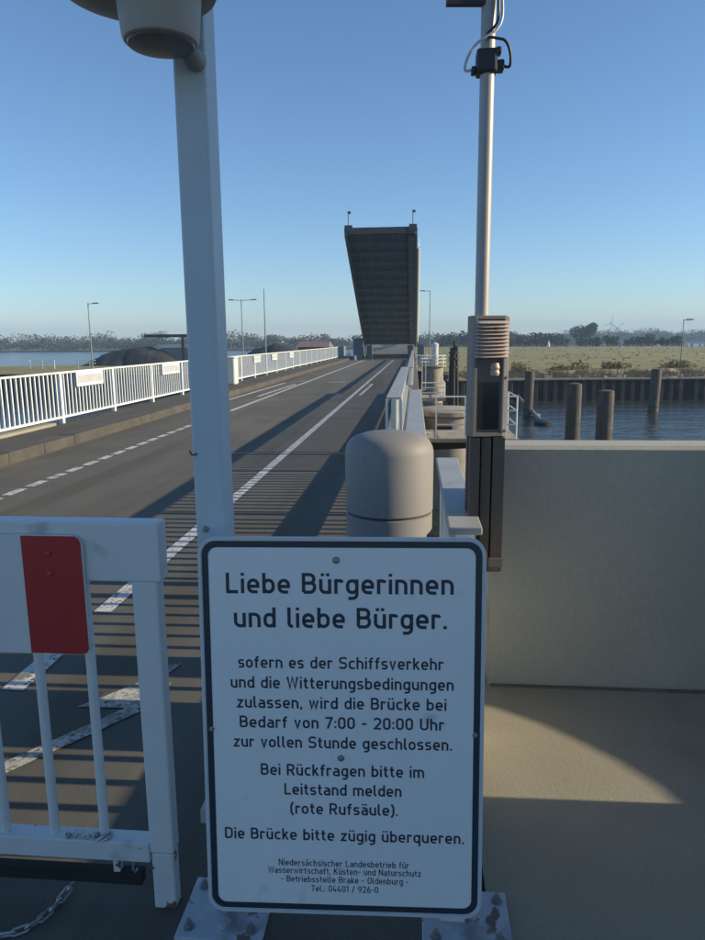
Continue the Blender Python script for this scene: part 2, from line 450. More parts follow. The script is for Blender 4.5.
for k in range(1):
    yy = -.9 + k * 2.8
    f = MB().box(4.94, 5.02, yy, yy + 1.6, 1.6, 3.2).build('window', M_glassdark, b)
    MB().box(4.91, 5.06, yy - .08, yy + 1.68, 1.52, 1.6).build('sill', M_conc, f)

struct('wall_foot_joint', MB().box(.40, 4.2, 3.372, 3.398, -.01, .006), mat('sealant', (.15, .145, .125), .85, .3, 9), 'thin grey sealant joint along the foot of the wall')
# ================================================================== NOTICE SIGN
SIG = Matrix.Translation((-.1855, 1.70, .7237)) @ Matrix.Rotation(radians(2.18), 4, 'Z') @ Matrix.Rotation(radians(-3.92), 4, 'X') @ Matrix.Rotation(radians(-.09), 4, 'Y')
SW, SH = .7452, 1.0514
def rrect(w_, h_, r, n=8):
    out = []
    for (cx, cy, a0) in ((w_ / 2 - r, h_ / 2 - r, 0), (-w_ / 2 + r, h_ / 2 - r, 90), (-w_ / 2 + r, -h_ / 2 + r, 180), (w_ / 2 - r, -h_ / 2 + r, 270)):
        for k in range(n + 1):
            a = radians(a0 + 90 * k / n)
            out.append((cx + r * cos(a), cy + r * sin(a)))
    return out
sign = bpy.data.objects.new('notice_sign', None); COL.objects.link(sign); sign.empty_display_size = .1
sign.matrix_basis = SIG
tag(sign, 'large white notice board with black border and German text, fixed before the posts', 'sign')
def on_sign(mb, name, m, parent=sign, **k):      # sign coordinates: x right, y into the board, z up
    return mb.build(name, m, parent, world=False, **k)
pm = MB().prism(rrect(SW, SH, .045), 0, .006)
pm.v = [(x, z, y) for x, y, z in pm.v]
on_sign(pm, 'panel', M_sign)
def ring(w0, h0, r_0, w1, h1, r_1, y0, y1):
    mb = MB(); A, B = rrect(w0, h0, r_0), rrect(w1, h1, r_1); n = len(A)
    vs = [(x, y0, z) for x, z in A] + [(x, y0, z) for x, z in B] + [(x, y1, z) for x, z in A] + [(x, y1, z) for x, z in B]
    fs = []
    for i in range(n):
        j = (i + 1) % n
        fs += [(i, j, n + j, n + i), (2 * n + i, 3 * n + i, 3 * n + j, 2 * n + j), (i, 2 * n + i, 2 * n + j, j), (n + i, n + j, 3 * n + j, 3 * n + i)]
    return mb.add(vs, fs)
on_sign(ring(SW + .004, SH + .004, .047, SW - .012, SH - .012, .039, -.0035, .008), 'rim', M_signrim)
on_sign(ring(SW - .016, SH - .016, .037, SW - .050, SH - .050, .024, -.0009, -.0002), 'border', M_signtext)

# --- lettering: single-stroke road-sign letters, grid of 7 units cap height, stroke 1 unit
def rp(pts, closed=False, seg=6):
    """polyline with rounded corners: (x, y[, radius])"""
    out = []; n = len(pts)
    for i, p in enumerate(pts):
        r = p[2] if len(p) > 2 else 0
        if r == 0 or (not closed and i in (0, n - 1)):
            out.append(Vector((p[0], p[1]))); continue
        P = Vector(p[:2]); A = Vector(pts[i - 1][:2]); B = Vector(pts[(i + 1) % n][:2])
        da, db = (A - P), (B - P)
        ang = da.angle(db); t = min(r / tan(ang / 2), da.length * .5, db.length * .5) if n > 2 else 0
        t = min(r / tan(ang / 2), da.length * .98, db.length * .98)
        rr = t * tan(ang / 2)
        c = P + (da.normalized() + db.normalized()).normalized() * (rr / sin(ang / 2))
        s, e = P + da.normalized() * t, P + db.normalized() * t
        a0 = atan2(s.y - c.y, s.x - c.x); a1 = atan2(e.y - c.y, e.x - c.x)
        d = (a1 - a0 + pi) % (2 * pi) - pi
        for k in range(seg + 1):
            a = a0 + d * k / seg
            out.append(Vector((c.x + rr * cos(a), c.y + rr * sin(a))))
    return out
BOWL = lambda w_: ([(.5, .5, 1.5), (.5, 4.5, 1.5), (w_ - .5, 4.5, 1.5), (w_ - .5, .5, 1.5)], True)
DOTS = lambda w_: [([(w_ / 2 - .85, 6.0), (w_ / 2 - .85, 7.0)], False), ([(w_ / 2 + .85, 6.0), (w_ / 2 + .85, 7.0)], False)]
G = {
 'a': (3.9, [([(.7, 4.5), (3.4, 4.5, 1.4), (3.4, 0)], 0), ([(3.4, 2.75), (.5, 2.75, 1.1), (.5, .5, 1.1), (3.4, .5)], 0)]),
 'b': (4.0, [([(.5, 7), (.5, 0)], 0), BOWL(4.0)]),
 'c': (3.6, [([(3.5, 4.5), (.5, 4.5, 1.5), (.5, .5, 1.5), (3.5, .5)], 0)]),
 'd': (4.0, [([(3.5, 7), (3.5, 0)], 0), BOWL(4.0)]),
 'e': (4.0, [([(.5, 2.4), (3.5, 2.4), (3.5, 4.5, 1.5), (.5, 4.5, 1.5), (.5, .5, 1.5), (3.4, .5)], 0)]),
 'f': (2.7, [([(1.1, 0), (1.1, 6.5, 1.3), (2.7, 6.5)], 0), ([(0, 4.5), (2.5, 4.5)], 0)]),
 'g': (4.0, [BOWL(4.0), ([(3.5, 5), (3.5, -1.5, 1.4), (.7, -1.5)], 0)]),
 'h': (3.9, [([(.5, 7), (.5, 0)], 0), ([(.5, 4.5), (3.4, 4.5, 1.5), (3.4, 0)], 0)]),
 'i': (1.0, [([(.5, 5), (.5, 0)], 0), ([(.5, 6.0), (.5, 7.0)], 0)]),
 'k': (3.7, [([(.5, 7), (.5, 0)], 0), ([(3.2, 5), (.6, 2.1)], 0), ([(1.4, 2.9), (3.4, 0)], 0)]),
 'l': (1.8, [([(.5, 7), (.5, .5, 1.0), (1.8, .5)], 0)]),
 'm': (6.4, [([(.5, 5), (.5, 0)], 0), ([(.5, 4.5), (3.2, 4.5, 1.4), (3.2, 0)], 0), ([(3.2, 4.5), (5.9, 4.5, 1.4), (5.9, 0)], 0)]),
 'n': (3.9, [([(.5, 5), (.5, 0)], 0), ([(.5, 4.5), (3.4, 4.5, 1.5), (3.4, 0)], 0)]),
 'o': (4.0, [BOWL(4.0)]),
 'q': (4.0, [([(3.5, 5), (3.5, -2)], 0), BOWL(4.0)]),
 'r': (2.8, [([(.5, 5), (.5, 0)], 0), ([(.5, 4.5), (2.3, 4.5, .8), (2.6, 3.9)], 0)]),
 's': (3.6, [([(3.3, 4.5), (.5, 4.5, .98), (.5, 2.5, .98), (3.1, 2.5, .98), (3.1, .5, .98), (.3, .5)], 0)]),
 't': (2.7, [([(1.1, 6.5), (1.1, .5, 1.2), (2.7, .5)], 0), ([(0, 4.5), (2.5, 4.5)], 0)]),
 'u': (3.9, [([(.5, 5), (.5, .5, 1.5), (3.4, .5)], 0), ([(3.4, 5), (3.4, 0)], 0)]),
 'v': (3.9, [([(.5, 5), (1.95, .1), (3.4, 5)], 0)]),
 'w': (5.6, [([(.5, 5), (1.6, .2), (2.8, 4.6), (4.0, .2), (5.1, 5)], 0)]),
 'z': (3.6, [([(.2, 4.5), (3.1, 4.5), (.5, .5), (3.5, .5)], 0)]),
 'B': (4.6, [([(.5, .5), (.5, 6.5), (3.9, 6.5, 1.45), (3.9, 3.6, 1.4), (.5, 3.6)], 0), ([(3.0, 3.6), (4.1, 3.6, 1.5), (4.1, .5, 1.5), (.5, .5)], 0)]),
 'D': (4.7, [([(.5, .5), (.5, 6.5), (4.2, 6.5, 1.9), (4.2, .5, 1.9), (.5, .5)], 0)]),
 'K': (4.5, [([(.5, 7), (.5, 0)], 0), ([(4.0, 7), (.7, 2.6)], 0), ([(1.8, 4.0), (4.1, 0)], 0)]),
 'L': (3.9, [([(.5, 7), (.5, .5), (3.9, .5)], 0)]),
 'N': (4.9, [([(.5, 0), (.5, 7)], 0), ([(.5, 6.8), (4.4, .2)], 0), ([(4.4, 0), (4.4, 7)], 0)]),
 'O': (4.7, [([(.5, .5, 1.8), (.5, 6.5, 1.8), (4.2, 6.5, 1.8), (4.2, .5, 1.8)], True)]),
 'R': (4.6, [([(.5, 0), (.5, 6.5), (4.0, 6.5, 1.6), (4.0, 3.2, 1.6), (.5, 3.2)], 0), ([(2.4, 3.2), (4.2, 0)], 0)]),
 'S': (4.6, [([(4.1, 5.6, .6), (4.0, 6.5, 1.2), (.5, 6.5, 1.5), (.5, 3.6, 1.4), (4.1, 3.5, 1.45), (4.1, .5, 1.5), (.5, .5, 1.0), (.4, 1.4)], 0)]),
 'T': (4.2, [([(0, 6.5), (4.2, 6.5)], 0), ([(2.1, 6.5), (2.1, 0)], 0)]),
 'U': (4.7, [([(.5, 7), (.5, .5, 1.8), (4.2, .5, 1.8), (4.2, 7)], 0)]),
 'W': (6.8, [([(.5, 7), (1.9, .2), (3.4, 6.6), (4.9, .2), (6.3, 7)], 0)]),
 '0': (4.2, [([(.5, .5, 1.6), (.5, 6.5, 1.6), (3.7, 6.5, 1.6), (3.7, .5, 1.6)], True)]),
 '1': (2.4, [([(.2, 5.4), (1.7, 6.8), (1.7, 0)], 0)]),
 '2': (4.2, [([(.5, 5.4), (.5, 6.5, 1.3), (3.7, 6.5, 1.5), (3.7, 4.2, 1.2), (.6, .5), (4.1, .5)], 0)]),
 '4': (4.4, [([(2.2, 7), (.5, 1.9), (4.4, 1.9)], 0), ([(3.2, 3.4), (3.2, 0)], 0)]),
 '6': (4.2, [([(2.7, 7), (.5, 3.2, .8), (.5, .5, 1.5), (3.7, .5, 1.5), (3.7, 3.9, 1.5), (.9, 3.9)], 0)]),
 '7': (4.0, [([(.1, 6.5), (3.6, 6.5), (1.2, 0)], 0)]),
 '9': (4.2, [([(1.5, 0), (3.7, 3.8, .8), (3.7, 6.5, 1.5), (.5, 6.5, 1.5), (.5, 3.1, 1.5), (3.3, 3.1)], 0)]),
 '.': (1.1, [([(.55, 0), (.55, 1.1)], 0)]),
 ',': (1.1, [([(.6, 1.0), (.45, -.7)], 0)]),
 ':': (1.1, [([(.55, .4), (.55, 1.5)], 0), ([(.55, 3.5), (.55, 4.6)], 0)]),
 '-': (2.8, [([(.1, 3.1), (2.7, 3.1)], 0)]),
 '/': (3.4, [([(.4, -.4), (3.0, 7.2)], 0)]),
 '(': (2.0, [([(1.8, 7.2), (.5, 5.2, 1.5), (.5, 1.0, 1.5), (1.8, -1.0)], 0)]),
 ')': (2.0, [([(.2, 7.2), (1.5, 5.2, 1.5), (1.5, 1.0, 1.5), (.2, -1.0)], 0)]),
 ' ': (1.9, []),
}
G['ü'] = (3.9, G['u'][1] + DOTS(3.9)); G['ä'] = (3.9, G['a'][1] + DOTS(3.9)); G['ö'] = (4.0, G['o'][1] + DOTS(4.0))
def ribbon(mb, pts, closed, hw, z):
    n = len(pts); Lp, Rp = [], []
    for i in range(n):
        a = pts[i - 1] if (closed or i > 0) else pts[i] * 2 - pts[i + 1]
        c = pts[(i + 1) % n] if (closed or i < n - 1) else pts[i] * 2 - pts[i - 1]
        d1, d2 = (pts[i] - a), (c - pts[i])
        if d1.length < 1e-6: d1 = d2
        if d2.length < 1e-6: d2 = d1
        d1.normalize(); d2.normalize()
        n1, n2 = Vector((-d1.y, d1.x)), Vector((-d2.y, d2.x))
        m = n1 + n2
        m = m.normalized() if m.length > 1e-4 else n1
        k = hw / max(m.dot(n1), .45)
        Lp.append(pts[i] + m * k); Rp.append(pts[i] - m * k)
    vs = [(p.x, z, p.y) for p in Lp] + [(p.x, z, p.y) for p in Rp]
    mb.add(vs, [(i, (i + 1) % n, n + (i + 1) % n, n + i) for i in range(n if closed else n - 1)])
def text_line(s, u0_, u1_, v, cap, weight=1.0, words=False):
    adv = []; x = 0
    for i, ch in enumerate(s):
        adv.append(x); x += G[ch][0] + 1.05
    tot = x - 1.05
    sx, sy = (u1_ - u0_) / tot, cap / 7
    mb = MB(); lay = 0
    for ch, x0 in zip(s, adv):
        if ch == ' ' and words:
            on_sign(mb, 'text_word', M_signtext); mb = MB()
        for pts, cl in G[ch][1]:
            q = [Vector((u0_ + (p.x + x0) * sx, v + p.y * sy)) for p in rp(pts, bool(cl))]
            clean = [q[0]]
            for p in q[1:]:
                if (p - clean[-1]).length > 1e-5: clean.append(p)
            lay = (lay + 1) % 4
            ribbon(mb, clean, bool(cl), .5 * weight * min(sx, sy) if abs(sx - sy) / sy < .3 else .5 * weight * sy * .9, -.0004 - .00012 * lay)
    return on_sign(mb, 'text_word' if words else 'text_line', M_signtext)
for (s, a, b_, v, cap) in (
    ('Liebe Bürgerinnen', -.3019, .2917, .3780, .0548), ('und liebe Bürger.', -.2831, .2750, .2858, .0548),
    ('sofern es der Schiffsverkehr', -.2753, .2671, .1746, .0326), ('und die Witterungsbedingungen', -.2967, .2942, .1187, .0326),
    ('zulassen, wird die Brücke bei', -.2811, .2756, .0633, .0326), ('Bedarf von 7:00 - 20:00 Uhr', -.2752, .2703, .0082, .0326),
    ('zur vollen Stunde geschlossen.', -.2932, .2916, -.0474, .0326), ('Bei Rückfragen bitte im', -.2210, .2182, -.1260, .0326),
    ('Leitstand melden', -.1578, .1577, -.1813, .0326), ('(rote Rufsäule).', -.1427, .1486, -.2362, .0326),
    ('Die Brücke bitte zügig überqueren.', -.3239, .3263, -.3125, .0326),
    ('Niedersächsischer Landesbetrieb für', -.1775, .1788, -.3882, .0190), ('Wasserwirtschaft, Küsten- und Naturschutz', -.2070, .2112, -.4112, .0190),
    ('- Betriebsstelle Brake - Oldenburg -', -.1723, .1776, -.4362, .0190), ('Tel.: 04401 / 926-0', -.0887, .0949, -.4630, .0190)):
    text_line(s, a, b_, v, cap, 1.12 if cap > .03 else 1.05, cap > .05)
for (u_, v_, r_) in ((-.012, .468, .0065), (-.004, -.074, .006), (.352, -.003, .005), (-.352, .001, .005)):
    mb = MB().lathe([(r_ * 1.5, 0), (r_ * 1.5, .0015), (r_, .002), (r_ * .9, .006), (r_ * .4, .007)], n=14)
    mb.v = [(x + u_, -z - .0003, y + v_) for x, y, z in mb.v]
    on_sign(mb, 'bolt', M_bolt, smooth=True)
for v_ in (.30, -.25):
    on_sign(MB().box(-.37, .33, .0075, .035, v_ - .02, v_ + .02), 'mounting_rail', M_signback)

# ================================================================== LAMP POST (left of the notice) and the short post behind its right edge
lp = thing('lamp_post', 'square grey blue steel post rising behind the notice with a round lamp on top', 'lamp post', (-.565, 1.91, 0))
PX0, PX1, PY0, PY1 = -.6065, -.5225, 1.85, 1.955
MB().box(PX0, PX1, PY0, PY1, .012, 2.95).build('post', M_post, lp, bevel=.008)
bp = MB().box(-.70, -.435, 1.735, 1.975, 0.001, .014).build('base_plate', M_plate, lp, bevel=.003)
for (x, y) in ((-.665, 1.775), (-.475, 1.775), (-.665, 1.935), (-.475, 1.935)):
    MB().lathe([(.018, 0), (.018, .004), (.012, .004), (.012, .016), (.007, .016), (.007, .028)], (x, y, .014), 6).build('bolt', M_bolt, bp)
MB().lathe([(.030, 0), (.030, .004), (.020, .004), (.020, .012)], (-.56, 1.79, .014), 18).build('washer', M_plate, bp, smooth=True)
lum = thing('luminaire', None, None); lum.parent = lp; lum.matrix_basis = lp.matrix_basis.inverted()
lum.name = 'luminaire_mount'
bpy.data.objects.remove(lum)
lum = MB().lathe([(.02, .095), (.09, .088), (.145, .06), (.172, .028), (.180, .006), (.174, -.006), (.15, -.014), (.105, -.018), (.02, -.018)], (-.628, 1.70, 2.535), 48, 1.0, 1.0).build('lamp_hood', M_lumi, lp, smooth=True)
dr = MB().lathe([(.096, .02), (.094, 0), (.087, -.072), (.083, -.080), (.076, -.083)], (-.586, 1.715, 2.506), 44).build('lamp_drum', M_lumi2, lum, smooth=True)
MB().lathe([(.076, 0), (.074, -.004), (.05, -.008), (.01, -.009)], (-.586, 1.715, 2.4225), 40).build('lens', M_lens, lum, smooth=True)
MB().tube([(-.565, 1.770, 2.455), (-.548, 1.80, 2.438), (-.545, 1.83, 2.432), (-.545, 1.852, 2.435)], [.020, .025, .026, .026], 12).build('bracket', M_lumi, lp, smooth=True)
MB().tube([(-.62, 1.80, 2.60), (-.58, 1.87, 2.62)], .03, 12).build('bracket', M_lumi, lp, smooth=True)
MB().lathe([(.009, 0), (.009, .004), (.005, .007)], (0, 0, 0), 12).xf(Matrix.Translation((-.578, 1.849, 1.236)) @ Matrix.Rotation(pi / 2, 4, 'X')).build('bolt', M_bolt, lp)
MB().tube([(-.612, 1.846, 1.458), (-.606, 1.843, 1.447), (-.597, 1.845, 1.446), (-.592, 1.848, 1.449)], .0022, 6).build('wire_tie', M_black, lp)
for z_ in (.44, .98):
    MB().box(-.575 - .014 * (z_ < .5), -.53, 1.742 + (.98 - z_) * -.06, 1.851, z_ - .02, z_ + .02).build('sign_bracket', M_signback, lp)

sp = thing('sign_post', 'short square post hidden behind the right edge of the notice on a bolted plate', 'post', (.16, 1.90, 0))
MB().box(.09, .165, 1.855, 1.93, .012, 1.05).build('post', M_gate, sp, bevel=.006)
bp = MB().box(.035, .300, 1.755, 1.985, 0.002, .014).build('base_plate', M_plate, sp, bevel=.003)
for (x, y) in ((.075, 1.795), (.262, 1.795), (.075, 1.945), (.268, 1.945)):
    MB().lathe([(.018, 0), (.018, .004), (.012, .004), (.012, .016), (.007, .016), (.007, .028)], (x, y, .014), 6).build('bolt', M_bolt, bp)
for z_ in (.44, .98):
    MB().box(.095, .16, 1.752 + (.98 - z_) * -.06, 1.854, z_ - .02, z_ + .02).build('sign_bracket', M_signback, sp)

# ================================================================== BARRIER GATE (closed across the road)
gt = thing('barrier_gate', 'grey white steel road barrier gate with red and white board, closed across the lane', 'gate', (-.765, 1.88, 0))
MB().box(-2.9, -.713, 1.84, 1.905, 1.078, 1.252).build('top_beam', M_gate, gt, bevel=.006)
MB().box(-.803, -.727, 1.845, 1.90, .20, 1.079).build('frame_post', M_gate, gt, bevel=.006)
MB().box(-.800, -.730, 1.847, 1.898, 0.004, .199).build('post_foot', M_gatechip, gt, bevel=.006)
MB().box(-2.9, -.803, 1.842, 1.902,   .168, .234).build('bottom_rail', M_gaterail, gt, bevel=.004)
b0 = MB().tube([(-.955, 1.872, .232), (-.955, 1.872, 1.08)], .0145, 12).build('baluster', M_gate, gt, smooth=True)
for k in range(1, 13):
    copy_part(b0, gt, (-.162 * k, 0, 0))
bd = MB().prism([(x - 2.02, y + 1.0385) for x, y in rrect(2.18, .358, .035)], 1.826, 1.836)
bd.v = [(x, z, y) for x, y, z in bd.v]
bd = bd.build('warning_board', M_boardwhite, gt, bevel=.001)
P = [(-1.108, 1.2150), (-1.108, .8620)] + [(x, y) for x, y in [(-.955, .8620), (-.940, .866), (-.934, .877), (-.934, 1.195), (-.938, 1.207), (-.950, 1.2150)]]
rd = MB().prism(P, 1.8225, 1.8258); rd.v = [(x, z, y) for x, y, z in rd.v]
rd.build('red_section', M_red, bd)
for z_ in (1.165, 1.185 - .06 - .02):
    rv = MB().lathe([(.008, 0), (.008, .003), (.004, .005)], n=12); rv.xf(Matrix.Translation((-1.03, 1.8222, z_)) @ Matrix.Rotation(pi / 2, 4, 'X')); rv.build('rivet', mat('faded_red', (0.42, .06, .055), .5), bd)
MB().box(-2.9, -.84, 1.856, 1.890, .075, .115).build('dark_bar', M_barblack, gt)  # plain dark bar below the bottom rail
for x in (-.92, -1.6, -2.3):
    MB().box(x - .01, x + .01, 1.86, 1.886, .114, .169).build('hanger', M_gatechip, gt)
MB().tube([(-.855, 1.838, .170), (-.855, 1.834, .150), (-.850, 1.838, .138), (-.845, 1.846, .146)], .004, 8).build('hook', M_bolt, gt, smooth=True)
wr = MB()
for c_, a_, b__ in (((-.955, 1.862, .238), .024, .020), ((-.965, 1.858, .243), .020, .018)):
    wr.tube([(c_[0] + a_ * cos(t * pi / 8), c_[1] + b__ * sin(t * pi / 8), c_[2] + .004 * sin(t)) for t in range(16)], .0042, 6, closed=True)
wr.build('wire_loop', M_galv, gt, smooth=True)
wr = MB()
for k in range(9):
    x = -1.075 + .011 * k
    wr.tube([(x, 1.852 + rng.uniform(-.008, .008), .236), (x + .008, 1.86 + rng.uniform(-.008, .008), .246 + rng.uniform(0, .006)), (x + .02, 1.856, .238)], .0035, 5)
wr.build('wire_twist', M_galv, gt, smooth=True)

# ================================================================== CHAIN on the ground
ch = thing('chain', 'galvanised steel chain lying on the dark asphalt below the gate', 'chain', (-1.15, 1.76, 0))
cp = [(-1.07, 1.945, .055), (-1.085, 1.895, .030), (-1.105, 1.84, .012), (-1.118, 1.79, .010), (-1.140, 1.745, .010), (-1.175, 1.715, .010), (-1.225, 1.697, .010), (-1.29, 1.688, .010), (-1.36, 1.69, .010), (-1.44, 1.70, .010)]
# resample to link pitch
pts = [Vector(p) for p in cp]; dense = []
for i in range(len(pts) - 1):
    for k in range(20): dense.append(pts[i].lerp(pts[i + 1], k / 20))
pos, acc, pitch = [dense[0]], 0, .038
for i in range(1, len(dense)):
    acc += (dense[i] - dense[i - 1]).length
    if acc >= pitch: pos.append(dense[i]); acc = 0
for i in range(len(pos) - 1):
    a, b_ = pos[i], pos[i + 1]
    c_ = (a + b_) / 2; d = (b_ - a).normalized()
    s = d.cross(Vector((0, 0, 1))).normalized(); t = s.cross(d)
    wv = (s * cos(.35) + t * sin(.35)) if i % 2 == 0 else (t * cos(.45) - s * sin(.45))
    loop = []
    for k in range(16):
        an = 2 * pi * k / 16
        sx_ = .0155 if cos(an) > 0 else -.0155
        loop.append(c_ + d * (sx_ + .0100 * cos(an)) + wv * .0100 * sin(an) + Vector((0, 0, .004)))
    MB().tube(loop, .0042, 8, closed=True).build('link', M_galv, ch, smooth=True)

# ================================================================== BOLLARD
bo = thing('bollard', 'fat grey domed bollard column standing between the notice and the railing', 'bollard', (-.105, 2.93, 0))
R_ = .186
MB().lathe([(R_ - .002, 0.0), (R_ - .002, 1.025), (R_ - .006, 1.028)], (-.105, 2.93, 0), 56).build('body', M_boll, bo, smooth=True)
MB().lathe([(R_ - .010, 0), (R_ - .010, .012)], (-.105, 2.93, 1.027), 56).build('seam', M_bolldark, bo, smooth=True)
MB().lathe([(R_ - .006, 1.037), (R_, 1.041), (R_ + .001, 1.288), (R_ - .004, 1.312), (R_ - .018, 1.337), (R_ - .042, 1.354), (R_ - .080, 1.366), (R_ - .125, 1.373), (.02, 1.377)], (-.105, 2.93, 0), 56).build('cap', M_boll, bo, smooth=True)
MB().lathe([(.010, 0), (.010, .004), (.005, .008)], n=10).xf(Matrix.Translation((.073, 2.85, .94)) @ Matrix.Rotation(radians(65), 4, 'Z') @ Matrix.Rotation(pi / 2, 4, 'X')).build('screw', M_bolldark, bo)

# ================================================================== RAILINGS
def railing(name, label, group, x, wtop, ztop, y0, y1, zbase, step, posts, guard=None, endframe=False, mtop=M_rail, wb=.054, first=None, bot=.12):
    t = thing(name, label, 'railing', (x, y0, zbase), 0, group)
    MB().box(x - wtop / 2, x + wtop / 2, y0, y1, ztop - .035, ztop).build('top_rail', mtop, t, bevel=.006)
    MB().box(x - .025, x + .025, y0 + .02, y1 - .02, zbase + bot - .02, zbase + bot + .02).build('bottom_rail', M_rail, t)
    if guard:
        MB().box(x - wtop / 2, x + wtop / 2 - .0, y0 + .01, y1 - .01, guard[0], guard[1]).build('guard_rail', M_railtop, t)
    for k, yp in enumerate(posts):
        if k == 0:
            p0 = MB().box(x - .04, x + .04, yp - .045, yp + .045, zbase - .01, ztop - .034).build('post', M_rail, t)
            yp0 = yp
        else:
            copy_part(p0, t, (0, yp - yp0, 0))
    ys = []
    yv = y0 + step * .6
    while yv < y1 - .05:
        if all(abs(yv - q) > .07 for q in posts): ys.append(yv)
        yv += step
    bal = MB().box(x - wb / 2, x + wb / 2, ys[0] - wb / 2, ys[0] + wb / 2, zbase + bot - .018, ztop - .034).build('baluster', M_rail, t)
    for yv in ys[1:100]:
        copy_part(bal, t, (0, yv - ys[0], 0))
    if len(ys) > 100:
        rest = MB()
        for yv in ys[100:]:
            rest.box(x - wb / 2, x + wb / 2, yv - wb / 2, yv + wb / 2, zbase + bot - .018, ztop - .034)
        tag(rest.build('far_balusters', M_rail, t), kind='stuff')
    return t
GR = 'railing sections along the right edge of the bridge'
def fr_(a, b, s):
    out = []; q = a
    while q < b - .02: out.append(q); q += s
    return out
railing('railing_end', 'short nearest railing section beside the bollard with flat blue grey top', None, .215, .14, .985, 2.84, 4.60, 0.0, .16, [2.89, 3.42, 4.54], (.335, .425), wb=.042, mtop=M_railtop)
MB_ = MB()
railing('railing_end', 'low railing stub hidden mostly behind the notice, nearest to the viewer', None, .125, .085, .93, 2.06, 2.80, 0.0, .16, [2.10, 2.74], (.335, .425), wb=.042, mtop=M_railtop)
railing('railing', 'second railing section past the bollard with a broad pale flat top', None, .01, .17, 1.0, 4.66, 10.85, 0.0, .16, [4.80, 6.9, 9.3, 10.75], (.345, .435), mtop=M_railtop)
t = railing('railing', 'white railing in the middle of the right edge that starts with an open end frame', None, -.32, .24, .88, 10.9, 23.4, 0.0, .16, [10.97, 13.4, 15.9, 18.4, 20.9, 23.3], (.215, .275), mtop=M_railtop)
for k in range(4):
    MB().box(-.43 + .11 * k - .018, -.43 + .11 * k + .018, 10.87, 10.90, .12, .845).build('end_baluster', M_rail, t)
railing('railing', 'long distant railing on the right edge running up to the lifted leaf', None, -.15, .20, .87, 23.5, 63.4, 0.0, .16, fr_(23.6, 63.4, 2.5), (.215, .275), mtop=M_railtop)

lr = railing('railing', 'long white bar railing along the walkway on the left side of the bridge', None, -7.0, .10, 1.19, 6.0, 64.3, .178, .155, fr_(6.01, 64.3, 2.45), mtop=M_rail, wb=.03)
def board(y0, y1, z0, z1, label):
    t = thing('notice_plate', label, 'notice', (-6.93, (y0 + y1) / 2, z0), 0, 'white plates hung on the left railing')
    MB().box(-6.945, -6.93, y0, y1, z0, z1).build('plate', M_boardwhite, t)
    MB().box(-6.9302, -6.926, y0 + .06, y1 - .06, z0 + .07, z1 - .07).build('printed_field', mat('plate_print', (.45, .45, .44), .6), t)
    return t
board(13.95, 15.2, 0.86, 1.165, 'blank looking white plate on the left railing nearest the viewer, left of the lamp post')
board(18.95, 20.4, .86, 1.17, 'white plate on the left railing right beside the lamp post in view')
for k, yy in enumerate((30.2, 34.1, 39.0)):
    board(yy, yy + 1.3, .84, 1.12, ('first white plate on the railing stretch right of the lamp post', 'second white plate on the railing stretch right of the lamp post', 'farthest white plate on the railing right of the lamp post')[k])
# drain / cabinet on the walkway behind the post
cbn = thing('control_box', 'pale rounded box standing at the railing just right of the lamp post', 'box', (-6.75, 25.8, .178))
MB().box(-6.95, -6.6, 25.5, 26.1, .178, 1.15).build('body', M_render, cbn, bevel=.05)
MB().box(-6.97, -6.58, 25.48, 26.12, 1.15, 1.19).build('lid', M_white, cbn, bevel=.015)

# ================================================================== MAST with cabinet at the wall's end
ma = thing('mast', 'thin round steel mast above a louvred cabinet at the wall end', 'mast', (.33, 3.26, .67))
MB().tube([(.300, 3.28, 1.80), (.297, 3.28, 3.9)], .031, 20).build('pole', M_mast, ma, smooth=True)
CR = Matrix.Translation((.322, 3.285, 0)) @ Matrix.Rotation(radians(13), 4, 'Z')
def cab(mb): return mb.xf(CR)
cw = .080
cb = cab(MB().box(-cw, cw, -.06, .028, 1.31, 1.855)).build('cabinet', M_cab, ma, bevel=.006)
# front frame and recess
for (x0, x1, z0, z1) in ((-cw, -cw + .014, 1.315, 1.85), (cw - .022, cw, 1.315, 1.85), (-cw + .014, cw - .022, 1.836, 1.85), (-cw + .014, cw - .022, 1.315, 1.332)):
    cab(MB().box(x0, x1, -.085, -.0605, z0, z1)).build('frame', M_cablouv if x0 > 0 else M_cab, cb, bevel=.002)  # right bar alone gets the paler louvre colour, sunlit look painted in
lv = MB()
NA = 14
for k in range(10):
    z = 1.672 + k * .0163
    up_, lo_, un_ = [], [], []
    for a in range(NA + 1):
        an = pi * a / NA
        x_ = -.001 - cos(an) * (cw - .004); b_ = sin(an) ** .6
        up_.append((x_, -.074 - .024 * b_, z + .012)); lo_.append((x_, -.088 - .032 * b_, z)); un_.append((x_, -.074 - .024 * b_, z - .003))
    lv.add(up_ + lo_, [(a, a + 1, NA + 2 + a, NA + 1 + a) for a in range(NA)])
    lv.add(lo_ + un_, [(a, a + 1, NA + 2 + a, NA + 1 + a) for a in range(NA)])
cab(lv).build('louvres', M_cablouv, cb)
cab(MB().box(-cw + .030, cw - .034, -.066, -.0605, 1.345, 1.560)).build('window', M_glassdark, cb)
cab(MB().lathe([(.02, 0), (.024, .012), (.02, .024), (.024, .036), (.02, .048), (.018, .056)], (.022, -.068, 1.590), 16)).build('lamp', mat('pale_lamp', (.5, .37, .30), .4), cb, smooth=True)
for z in (1.34, 1.58, 1.825):
    cab(MB().lathe([(.006, 0), (.006, .003)], n=10).xf(Matrix.Translation((cw - .011, -.0855, z)) @ Matrix.Rotation(pi / 2, 4, 'X'))).build('screw', M_bolldark, cb)
